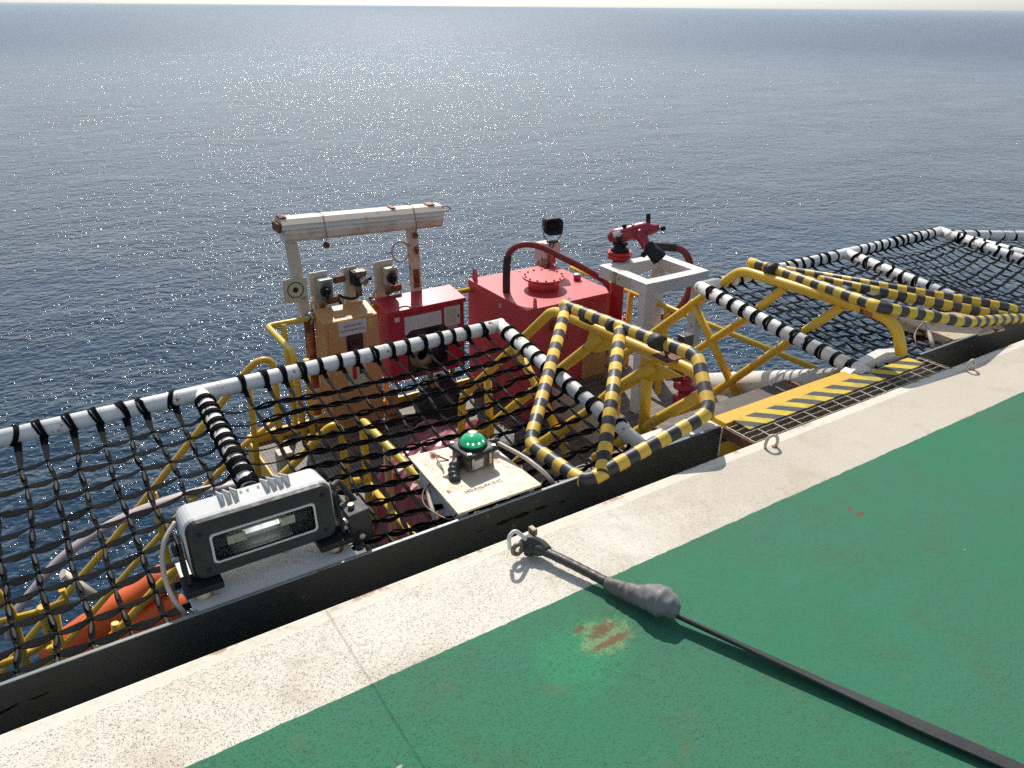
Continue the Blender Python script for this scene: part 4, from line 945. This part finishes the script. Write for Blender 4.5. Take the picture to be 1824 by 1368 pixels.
# ================================================================== WHITE TABLE
tb = thing('pipe_table', 'white square steel frame table on square legs beside the red riser pipe', 'table', (4.66, 4.9, FR))
ZT = -.45; c4 = [P(1071, 474, Z=ZT), P(1152, 506, Z=ZT), P(1264, 482, Z=ZT), P(1172, 449, Z=ZT)]
x0, x1 = (c4[0].x+c4[1].x)/2, (c4[2].x+c4[3].x)/2; y0, y1 = (c4[1].y+c4[2].y)/2, (c4[0].y+c4[3].y)/2; w_ = .105; hgt = .108
m = MB(); m.box((x0, y0, ZT-hgt), (x0+w_, y1, ZT), bev=.004); m.build('top_beam', WHITE, tb)
m = MB(); m.box((x1-w_, y0, ZT-hgt), (x1, y1, ZT), bev=.004); m.build('top_beam', WHITE, tb)
m = MB(); m.box((x0+w_+.001, y0, ZT-hgt-.002), (x1-w_-.001, y0+w_, ZT-.002), bev=.004); m.build('top_beam', WHITE, tb)
m = MB(); m.box((x0+w_+.001, y1-w_, ZT-hgt-.002), (x1-w_-.001, y1, ZT-.002), bev=.004); m.build('top_beam', WHITE, tb)
for x, y in ((x0+.004, y0+.004), (x1-w_-.004, y0+.004), (x1-w_-.004, y1-w_-.004)):
    m = MB(); m.box((x, y, FR), (x+.088, y+.088, ZT-hgt-.001), bev=.004); m.build('leg', WHITE, tb)
xf = P(1088, 500, X=x0-.002); yf = P(1108, 500, X=x0-.002)
m = MB(); m.box((x0-.004, yf.y-.10, ZT-.106), (x0-.001, xf.y+.01, ZT-.006)); m.build('sticker', LABELY, tb)
cy_, cz_ = xf.y-.055, ZT-.055
RX = Matrix.Rotation(R(-90), 3, 'Z') @ Matrix.Rotation(R(90), 3, 'X')
m = MB()
for (a, b) in (((.02, .05), (-.02, .05)), ((.02, .05), (.02, .034)), ((-.02, .05), (-.02, .034)), ((.02, .034), (-.02, .034)), ((.013, .034), (.013, -.04)), ((-.013, .034), (-.013, -.04)), ((.02, -.04), (-.02, -.04)), ((.02, -.05), (-.02, -.05)), ((-.02, .05), (-.034, .058))):
    m.tube([(x0-.005, cy_+a[0], cz_+a[1]), (x0-.005, cy_+b[0], cz_+b[1])], .0022, 5)
m.build('valve_symbol', INK, tb)
text('F', .04, (x0-.0055, cy_-.055, cz_), RX, tb, INK)

# valve bits below
vb = thing('valve', 'dark red valve with rusty bonnet standing on the raised grating by the brace pipe', 'valve', tuple(P(1218, 705, Z=FR)))
p = P(1218, 712, Z=FR); m = MB(); m.lathe([(.10, 0), (.10, .03), (.06, .04), (.06, .12), (.11, .13), (.11, .16), (.05, .17), (.05, .22)], p); m.build('body', RED_CAB, vb)
m = MB(); m.lathe([(.045, .22), (.06, .27), (.05, .36), (.02, .38)], p+Vector((-.10, .02, 0))); m.build('bonnet', RUSTM, vb)

# ================================================================== HORN LOUDSPEAKER
hp0 = P(975, 470, Y=6.62)
pt = thing('cable_post', 'cream square post with small box, behind the red tank below the horn', 'post', (hp0.x, 6.62, -2))
a = P(958, 432, Y=6.6); b = P(985, 432, Y=6.6)
m = MB(); m.box((a.x+.03, 6.58, -2.0), (b.x-.005, 6.70, a.z-.02), bev=.004); m.build('post_body', CREAM, pt)
m = MB(); m.box((a.x+.025, 6.50, a.z-.16), (b.x+.03, 6.575, a.z+.005), bev=.008); m.build('terminal_box', CREAM, pt)
m = MB(); q = P(956, 470, Y=6.62); m.tube(spline([q+Vector((0, 0, -.2)), q, q+Vector((.02, 0, .03)), q+Vector((.06, 0, .03))], 4), .018, 8); m.build('conduit', CREAM, pt)
hs = thing('horn_speaker', 'black rounded horn loudspeaker in a wire yoke above the red tank', 'loudspeaker', tuple(P(988, 440, Y=6.45)))
hcn = P(985, 403, Y=6.35); hd = Vector((-.25, -.95, .0)).normalized(); hsd = hd.cross(Vector((0, 0, 1))).normalized(); hup = hsd.cross(hd)
def se(hw, hh, y, r=.45, n=28):
    out = []
    for i in range(n):
        t_ = 2*math.pi*i/n; c_, s2 = math.cos(t_), math.sin(t_)
        out.append(hcn+hd*y+hsd*hw*math.copysign(abs(c_)**r, c_)+hup*hh*math.copysign(abs(s2)**r, s2))
    return out
m = MB(); ring_loft(m, [se(.045, .045, -.17), se(.075, .07, -.12), se(.090, .082, -.03), se(.093, .083, .045), se(.083, .074, .046), se(.05, .045, -.02), se(.015, .015, -.05)], smooth=True); m.build('horn', BLACK, hs)
m = MB()
L0 = hcn+hsd*.098; R0 = hcn-hsd*.098; zb = Vector((0, 0, -.155))
m.tube(rounded([L0, L0+Vector((0, 0, -.09)), hcn+hsd*.05+zb, hcn-hsd*.05+zb, R0+Vector((0, 0, -.09)), R0], .02, 3), .006, 8); m.build('yoke', BRONZE, hs)
m = MB(); m.box(hcn+zb+Vector((-.055, -.03, -.012)), hcn+zb+Vector((.055, .03, .004)), bev=.003); m.build('mount_plate', BLACK, hs)
for dx, dx2 in ((-.02, -.015), (.03, .0)):
    m = MB(); m.tube([hcn+zb+Vector((dx, 0, 0)), hcn+zb+Vector((dx2, .05, -.16)), hcn+zb+Vector((dx2, .05, -.42))], .011, 8); m.build('stem', BRONZE, hs)

# ================================================================== LAMP ON TWO POSTS
PY = 6.50
lf = thing('tube_light', 'long weathered white tube light with clear cover on two posts', 'lamp', tuple(P(640, 400, Y=PY)))
la_, lb_ = P(497, 408, Y=PY), P(783, 381, Y=PY)
zc0, zc1 = la_.z, lb_.z
def LF(u, y, z): return Vector((la_.x+(lb_.x-la_.x)*u, PY+y, zc0+(zc1-zc0)*u+z))
sect_h = [(.095, .055), (.09, .085), (-.06, .085), (-.085, .05)]         # housing (back/top)
m = MB(); ring_loft(m, [[LF(u, y, z) for y, z in [(.10, .015), (.10, .075), (.06, .095), (-.06, .090), (-.105, .052), (-.105, .015)]] for u in (0, .5, 1)]); m.build('housing', CREAM, lf)
k = NT('aged_clear_cover'); k.b.inputs['Base Color'].default_value = (.80, .76, .64, 1); k.b.inputs['Roughness'].default_value = .30; k.b.inputs['Alpha'].default_value = 1
k.l(k.mix(k.ramp(k.noise(5, 4, .6), .4, .65), (.80, .76, .66), (.62, .55, .40)), k.b.inputs['Base Color'])
m = MB(); ring_loft(m, [[LF(u, y, z) for y, z in [(-.100, .012), (-.112, -.02), (-.095, -.075), (-.06, -.105), (.05, -.105), (.09, -.06), (.098, .012)]] for u in (.012, .35, .7, .988)]); m.build('cover', k.m, lf)
m = MB(); ring_loft(m, [[LF(u, y, z) for y, z in [(-.11, .008), (-.118, .012), (-.118, .026), (-.106, .030)]] for u in (-.004, .5, 1.004)]); m.build('rim', WHITE, lf)
m = MB(); m.box(LF(-.022, -.08, -.02), LF(-.001, .09, .06), bev=.012); m.build('end_cap', RUSTM, lf)
for u, w2 in ((.02, .03), (.93, .035), (.68, .02)):
    p = LF(u, -.0, .097); m = MB(); m.box(p-Vector((w2, .05, .004)), p+Vector((w2, .05, .010)), bev=.003); m.build('rusty_clip', RUST_POST, lf)
for u in (.24, .80):
    loop = [LF(u, y, z) for y, z in [(.10, .10), (-.06, .105), (-.115, .055), (-.122, -.01), (-.105, -.08), (-.08, -.14), (.02, -.125), (.11, -.05), (.115, .05)]]
    m = MB(); m.tube([p+Vector((.01*math.sin(i*2.), 0, 0)) for i, p in enumerate(loop)], .003, 6, closed=True); m.build('wire_tie', BRONZE, lf)
    m = MB(); p = LF(u, -.09, -.155); m.lathe([(.028, -.008), (.028, .008)], p, (0, 1, 0), 14); m.build('tag_disc', RUSTM, lf)
m = MB(); s_ = spline([LF(1.0, 0, .05), LF(1.03, -.02, .075), LF(1.06, -.02, .06), LF(1.068, -.02, .045), LF(1.05, -.02, .03), LF(1.01, 0, .02)], 5); m.tube(s_, .010, 8); m.build('cable_loop', PINKW, lf)
def post(name, label, px_, w, zb, mt, zt=None, cat='post'):
    a = P(*px_[0], Y=PY); b = P(*px_[1], Y=PY); t = thing(name, label, cat, (b.x, PY, b.z))
    m = MB(); m.hexa([Vector((b.x-w/2, PY-w/2, b.z)), Vector((b.x+w/2, PY-w/2, b.z)), Vector((b.x+w/2, PY+w/2, b.z)), Vector((b.x-w/2, PY+w/2, b.z)), Vector((a.x-w/2, PY-w/2, a.z)), Vector((a.x+w/2, PY-w/2, a.z)), Vector((a.x+w/2, PY+w/2, a.z)), Vector((a.x-w/2, PY+w/2, a.z))], bev=.004); m.build('post_body', mt, t)
    return t
p1 = post('lamp_post', 'square cream post under the left end of the tube light, with rusty foot', ((518, 432), (543, 562)), .088, 0, CREAM)
pc = P(548, 563, Y=PY); m = MB(); m.tube([(pc.x, PY-.02, pc.z+.02), (P(563, 735, Y=PY).x, PY-.02, P(563, 735, Y=PY).z)], .046, 14); m.build('rusty_stub', RUST_POST, p1)
m = MB(); m.tube([(pc.x-.02, PY-.08, pc.z+.06), (pc.x+.02, PY-.10, pc.z+.02), (pc.x-.01, PY-.09, pc.z-.05)], .014, 8); m.lathe([(.058, 0), (.058, .05)], (pc.x, PY-.02, pc.z-.02)); m.build('clamp', STEEL, p1)
p2 = post('lamp_post', 'square cream post under the right end of the tube light, streaked with rust', ((733, 405), (743, 532)), .082, 0, CREAM_RUSTY)
m = MB(); q0 = P(741, 480, Y=PY-.045); q1 = P(742, 512, Y=PY-.045); m.box((q0.x-.03, PY-.050, q1.z), (q0.x+.03, PY-.043, q0.z)); m.build('rust_patch', RUSTM, p2)
m = MB(); q0 = P(745, 538, Y=PY-.06); m.tube([(q0.x-.03, PY-.06, q0.z), (q0.x+.02, PY-.07, q0.z+.03), (q0.x+.05, PY-.06, q0.z+.005)], .010, 8); m.build('clamp', BRONZE, p2)
c_ = P(713, 448, Y=PY+.02); m = MB(); m.tube([c_+Vector((.085*math.cos(a*math.pi/12), 0, .095*math.sin(a*math.pi/12))) for a in range(24)], .011, 8, closed=True)
tag(m.build('cable_coil', PINKW), 'pale pink cable loop hanging beside the rusty right lamp post', 'cable')
# target sign
sc_ = P(526.5, 517.5, Y=PY-.075); sg = thing('target_sign', 'square cream sign with a black ring and dot, number beneath', 'sign', tuple(sc_))
m = MB(); m.box(sc_+Vector((-.103, 0, -.105)), sc_+Vector((.103, .012, .105)), bev=.001, rot=Matrix.Rotation(R(2), 3, 'Y')); m.build('board', LABELY, sg)
m = MB(); m.tube([sc_+Vector((.068*math.cos(a*math.pi/16), -.003, .068*math.sin(a*math.pi/16)+.005)) for a in range(32)], .0038, 6, closed=True); m.build('ring', INK, sg)
m = MB(); m.lathe([(.024, 0), (.024, .003)], sc_+Vector((0, -.001, .005)), (0, -1, 0), 24); m.build('dot', INK, sg)
text('A22', .032, sc_+Vector((.064, -.003, -.078)), Matrix.Rotation(R(90), 3, 'X'), sg, INK)
text('A22', .032, sc_+Vector((.064, -.0025, -.078)), Matrix.Rotation(R(90), 3, 'X'), sg, INK) if False else None

# ---- three switch posts
def swpost(label, xl, xr, ytop, ybot):
    a = P(xl, ytop, Y=PY+.04); b = P(xr, ytop, Y=PY+.04); c0 = P(xl+(ybot-ytop)*.11, ybot, Y=PY+.04)
    w = b.x-a.x; t = thing('switch_post', label, 'post', (a.x+w/2, PY+.05, -2.1), 'cream channel posts with switches')
    m = MB(); z0 = c0.z; zt = (a.z+b.z)/2
    m.box((a.x, PY+.04, z0), (a.x+w, PY+.048, zt), bev=.002); m.box((a.x, PY+.0485, z0), (a.x+.008, PY+.10, zt-.01), bev=.002); m.box((a.x+w-.008, PY+.0485, z0), (a.x+w, PY+.10, zt-.01), bev=.002)
    m.build('channel', CREAM, t)
    m = MB(); x = a.x-.03; m.tube(rounded([(x+.045, PY+.06, zt-.26), (x, PY+.06, zt-.28), (x, PY+.06, z0)], .03, 4), .015, 8); m.build('conduit', CREAM, t); return t
swpost('leftmost cream channel post, holding the teal switch box', 554, 578, 484, 745)
swpost('middle cream channel post, holding the dark socket and rusty bracket', 612, 634, 475, 600)
swpost('rightmost cream channel post, holding the beige switch box', 668, 689, 466, 560)
def swbox(label, x0, y0, x1, y1, mt, knobp, dark=False):
    a = P(x0, y0, Y=PY-.03); b = P(x1, y1, Y=PY-.03); t = thing('switch_box', label, 'switch box', ((a.x+b.x)/2, PY, b.z))
    w = b.x-a.x; hh_ = a.z-b.z
    m = MB(); m.box((a.x, PY-.07, b.z), (b.x, PY+.035, a.z), bev=.010); m.build('body', mt, t)
    m = MB(); m.box((a.x-.05, PY+.024, b.z+hh_*.1), (b.x-.005, PY+.038, a.z+.05), bev=.003); m.build('back_plate', CREAM, t)
    m = MB(); m.box((a.x+w*.28, PY-.073, a.z-hh_*.42), (a.x+w*.80, PY-.069, a.z-hh_*.16)); m.build('label_plate', BRONZE, t)
    kc = P(*knobp, Y=PY-.10)
    m = MB(); m.lathe([(.048, 0), (.050, .03), (.036, .04)], Vector((kc.x, PY-.07, kc.z)), (0, -1, -.1), 7, smooth=False); m.build('knob', BLACK, t)
    m = MB(); m.box((kc.x-.012, PY-.135, kc.z-.055), (kc.x+.012, PY-.108, kc.z+.035), bev=.004); m.build('lever', BLACK, t)
    g = Vector((kc.x-.02, PY-.03, b.z)); m = MB(); m.lathe([(.026, -.09), (.030, -.02), (.024, 0)], g); m.build('gland', BRONZE, t); return g
g_ = swbox('teal and cream switch box with black knob, on the leftmost post', 565, 498, 592, 528, TEAL, (581, 520))
cable('cable', 'grey cable looping from the teal switch box to the rail', [g_+Vector((0, 0, -.08)), P(576, 545, Y=PY-.03), P(566, 553, Y=PY-.03), P(548, 556, Y=PY-.0), P(549, 600, Y=PY+.02), P(556, 700, Y=PY+.02)], .010, BRONZE)
g_ = swbox('beige switch box with black knob, on the rightmost post', 683, 477, 707, 504, BEIGE, (699, 496))
cable('cable', 'grey cable looping from the beige switch box to behind the red cabinet', [g_+Vector((0, 0, -.08)), P(692, 525, Y=PY-.03), P(684, 533, Y=PY-.02), P(668, 533, Y=PY), P(658, 530, Y=PY), P(664, 545, Y=PY)], .009, BRONZE)
dvx = thing('socket', 'dark weathered plug socket with round cap on the middle post', 'socket', tuple(P(640, 495, Y=PY-.03)))
a = P(626, 484, Y=PY-.03); b = P(650, 504, Y=PY-.03); m = MB(); m.box((a.x, PY-.08, b.z), (b.x, PY+.035, a.z), bev=.012); m.build('body', BLACK, dvx)
m = MB(); m.box((a.x+.02, PY-.09, a.z-.045), (b.x, PY+.0, a.z+.008), bev=.006); m.build('lid', BRONZE, dvx)
m = MB(); q = P(646, 499, Y=PY-.1); m.lathe([(.040, 0), (.040, .05), (.026, .06)], (q.x, PY-.08, q.z), (.25, -1, -.1), 10); m.build('cap', STEEL, dvx)
m = MB(); m.lathe([(.012, 0), (.018, .06)], (q.x+.03, PY-.08, q.z), (1, -.2, 0), 8); m.build('pin', BLACK, dvx)
m = MB(); q = P(639, 515, Y=PY-.03); m.lathe([(.032, -.06), (.028, .05)], q); m.build('gland', BRONZE, dvx)
cable('cable', 'black cable sagging from the dark socket to the rail', [q+Vector((0, 0, -.04)), P(638, 527, Y=PY-.03), P(628, 532, Y=PY-.03), P(612, 530, Y=PY), P(603, 527, Y=PY), P(611, 553, Y=PY)], .013, BLACK)
def rbar(label, x0, y0, x1, y1):
    a = P(x0, y0, Y=PY); b = P(x1, y1, Y=PY); m = MB(); m.box((a.x, PY-.02, (a.z+b.z)/2-.03), (b.x, PY+.03, (a.z+b.z)/2+.03), bev=.003, rot=Matrix.Rotation(R(-3), 3, 'Y')); tag(m.build('mounting_bracket', RUSTM), label, 'bracket')
rbar('rusty bracket stub between the teal box and the middle post', 594, 498, 614, 496)
rbar('rusty bracket stub below the teal switch box', 582, 536, 604, 532)
rbar('rusty bracket stub below the beige switch box', 695, 515, 714, 511)

# ================================================================== CABINETS
yc = thing('extinguisher_cabinet', 'orange-yellow fire extinguisher cabinet with dark windows and white sign', 'cabinet', (2.4, 6.2, FZ))
YF = 6.18
a = P(576, 574, Y=YF); b = P(673, 562, Y=YF); zt = (a.z+b.z)/2; zb_ = FZ+.02; xa, xb = a.x, b.x
m = MB(); m.hexa([(xa, YF, zb_), (xb, YF, zb_), (xb, YF+.25, zb_), (xa, YF+.25, zb_), (xa, YF, zt), (xb, YF, zt), (xb, YF+.25, zt+.055), (xa, YF+.25, zt+.055)], bev=.008); m.build('body', ORANGE_Y, yc)
m = MB(); m.box((xa+.035, YF-.018, zb_+.08), (xb-.008, YF-.001, zt-.028), bev=.005); m.build('door', ORANGE_Y, yc)
def win(parent, x0, y0, x1, y1, Yp, nm='window', mt=None, r=.02, th=.004):
    p = P(x0, y0, Y=Yp); q = P(x1, y1, Y=Yp); w = (q.x-p.x)/2; hh_ = (p.z-q.z)/2; cx, cz = (p.x+q.x)/2, (p.z+q.z)/2
    m = MB(); ring_loft(m, [[Vector((cx+a_, Yp, cz+b_)) for a_, b_ in rrect(w, hh_, r)], [Vector((cx+a_, Yp-th, cz+b_)) for a_, b_ in rrect(w-.003, hh_-.003, r)]]); return m.build(nm, mt, parent)
k = NT('dark_window'); k.b.inputs['Base Color'].default_value = (.025, .022, .024, 1); k.b.inputs['Roughness'].default_value = .15
k.l(k.mix(k.ramp(k.noise(6, 3), .45, .65), (.012, .012, .014), (.10, .045, .045)), k.b.inputs['Base Color']); DWIN = k.m
win(yc, 616, 598, 650, 645, YF-.018, 'window', RUBBER); win(yc, 618, 601, 648, 643, YF-.0222, 'pane', DWIN, .016)
win(yc, 602, 576, 654, 591, YF-.018, 'sign_plate', LABELW, .004, .002); win(yc, 657, 569, 664, 580, YF-.018, 'small_sign', YELLOW_B, .003, .002)
text('CO2 FIRE EXTINGUISHER', .024, P(628, 579.5, Y=YF-.0205), Matrix.Rotation(R(90), 3, 'X'), yc, INK, sx=.62)
text('EXTINTOR DE INCENDIO DE CO2', .024, P(628, 587.5, Y=YF-.0205), Matrix.Rotation(R(90), 3, 'X'), yc, INK, sx=.62)
win(yc, 618, 650, 655, 684, YF-.018, 'extinguisher_sign', LABELY, .004, .002)
win(yc, 627, 654, 637, 675, YF-.0202, 'red_symbol', REDINK, .012, .001); win(yc, 640, 655, 650, 664, YF-.0202, 'black_symbol', INK, .003, .001)
for q in ((573, 700), (573, 720)):
    p = P(*q, Y=YF); m = MB(); m.tube([p+Vector((-.06, .05, 0)), p+Vector((.02, .05, 0))], .03, 10); m.build('side_lug', ORANGE_Y, yc)
rc = thing('hose_cabinet', 'dark red hose cabinet with sloping lid, white plate and rounded dark window', 'cabinet', (3.0, 6.2, FZ+.2))
a = P(690, 561, Y=YF); b = P(826, 527, Y=YF); bb_ = P(668, 543, Y=YF+.27); zt = (a.z+b.z)/2; xa, xb = a.x, b.x; zb_ = P(760, 668, Y=YF).z
m = MB(); m.hexa([(xa, YF, zb_), (xb, YF, zb_), (xb, YF+.27, zb_), (xa, YF+.27, zb_), (xa, YF, zt-.01), (xb, YF, zt-.01), (xb, YF+.27, zt+.02), (xa, YF+.27, zt+.02)], bev=.006); m.build('body', RED_CAB, rc)
zl = zt
m = MB(); m.hexa([(xa-.012, YF-.02, zl-.035), (xb+.012, YF-.02, zl-.035), (xb+.012, YF+.29, zl+.012), (xa-.012, YF+.29, zl+.012), (xa-.012, YF-.02, zl+.005), (xb+.012, YF-.02, zl+.005), (xb+.012, YF+.29, zl+.050), (xa-.012, YF+.29, zl+.050)], bev=.005); m.build('lid', RED_CAB, rc)
win(rc, 720, 566, 787, 583, YF-.002, 'white_plate', LABELW, .004, .003)
win(rc, 791, 548, 820, 576, YF-.002, 'sign_plate', LABELW, .004, .003); win(rc, 794, 551, 813, 573, YF-.0052, 'sign_face', LABELY, .003, .001)
win(rc, 815, 560, 818, 564, YF-.0052, 'sign_mark', INK, .001, .001)
win(rc, 703, 567, 712, 573, YF-.002, 'small_label', LABELW, .003, .002); win(rc, 798, 580, 816, 590, YF-.002, 'small_label', paint('pink_label', (.55, .3, .3), dirt=0, bumpy=0), .003, .002)
win(rc, 724, 590, 798, 652, YF-.002, 'window', RUBBER, .06); win(rc, 727, 593, 795, 649, YF-.0062, 'pane', DWIN, .055, .001)
m = MB(); c_ = P(752, 632, Y=YF-.009); m.lathe([(.13, 0), (.13, .002), (.05, .003), (.05, .0)], c_, (0, -1, 0), 30); m.build('hose_coil', paint('tan_hose_coil', (.32, .22, .14), .6, dirt=.5), rc)
m = MB(); c_ = P(782, 628, Y=YF-.013); m.lathe([(.09, 0), (.09, .002), (0, .003)], c_, (0, -1, 0), 30); m.build('reel_hub', BLACK, rc)
# orange bracket feet under the cabinets
for x in (2.66, 3.12):
    m = MB(); m.box((x, 6.25, FZ), (x+.10, 6.34, FZ+.24), bev=.003); tag(m.build('support_foot', ORANGE_Y), 'orange support foot under the %s end of the dark red hose cabinet' % ('left' if x < 3 else 'right'), 'support')

# ================================================================== TARPAULIN, BAGS, FLOOR CLUTTER
def cloth(name, label, cat, corners, z0, h, mt, seed, amp=.06, n=22):
    """cover draped over something boxy: corners a,b,c,d on the floor"""
    m = MB(); g = {}; a, b, c_, d = [Vector((q.x, q.y, 0)) for q in corners]
    for i in range(n+1):
        for j in range(n+1):
            u, v = i/n, j/n; p = a.lerp(b, u).lerp(d.lerp(c_, u), v)
            e = min(u, 1-u, v, 1-v); hh_ = h*min(1, e*6.5)**.55
            nz_ = mn.noise(Vector((p.x*2.2+seed, p.y*2.2, 1)))*1.2+mn.noise(Vector((p.x*6+seed, p.y*6, 4)))*.5
            fold = abs(mn.noise(Vector((p.x*3.1, p.y*3.4+seed, 7))))
            g[i, j] = m.bm.verts.new((p.x, p.y, z0+max(.0, hh_*(1+nz_*.35)-fold*amp*2)))
    for i in range(n):
        for j in range(n): m.bm.faces.new((g[i, j], g[i+1, j], g[i+1, j+1], g[i, j+1]))
    return tag(m.build(name, mt), label, cat)
cloth('tarpaulin', 'maroon tarpaulin draped over gear on the lower platform under the net', 'tarpaulin', [P(640, 960, Z=FZ), P(800, 1000, Z=FZ), P(880, 790, Z=FZ), P(740, 800, Z=FZ)], FZ, .42, MAROON, 3, .07, 16)
cloth('canvas_bag', 'black canvas bundle on the lower platform left of the red tank', 'bag', [P(735, 760, Z=FZ), P(830, 735, Z=FZ), P(815, 690, Z=FZ), P(745, 705, Z=FZ)], FZ, .26, RUBBER, 9, .05, 14)
cloth('canvas_bag', 'smaller black bundle beside the stair foot, nearer the deck', 'bag', [P(860, 860, Z=FZ), P(925, 850, Z=FZ), P(930, 790, Z=FZ), P(850, 800, Z=FZ)], FZ, .28, RUBBER, 15, .05, 12)
a = P(660, 768, Z=FZ+.02); b = P(760, 742, Z=FZ+.02); m = MB(); m.tube(spline([a, a.lerp(b, .5)+Vector((0, .05, .02)), b], 6), .035, 10); tag(m.build('hose', RED_OLD), 'short dull red pipe lying on the platform in front of the yellow cabinet', 'hose')
t = thing('junction_box', 'beige terminal box with orange cap low on the platform corner, behind the floodlight', 'junction box', tuple(P(512, 840, Y=4.9)))
a = P(496, 812, Y=4.9); b = P(528, 850, Y=4.9); m = MB(); m.box((a.x, 4.9, b.z), (b.x, 5.0, a.z), bev=.006); m.build('body', BEIGE, t)
m = MB(); m.lathe([(.03, 0), (.03, .07)], P(520, 820, Y=4.88), (0, -1, .3), 12); m.build('cap', RUST_POST, t)

# ================================================================== SEA HAZE
m = MB(); m.box((-25000, -25000, SEA_Z-1), (25000, 25000, 4)); hz = m.build('haze', WHITE, origin=(0, 0, SEA_Z-1)); hz['kind'] = 'stuff'
hm = bpy.data.materials.new('sea_haze'); hm.use_nodes = True; hm.node_tree.nodes.clear()
pv = hm.node_tree.nodes.new('ShaderNodeVolumePrincipled'); om = hm.node_tree.nodes.new('ShaderNodeOutputMaterial')
pv.inputs['Color'].default_value = (.78, .89, 1, 1); pv.inputs['Density'].default_value = 0.9e-4
hm.node_tree.links.new(pv.outputs[0], om.inputs['Volume']); hz.data.materials[0] = hm
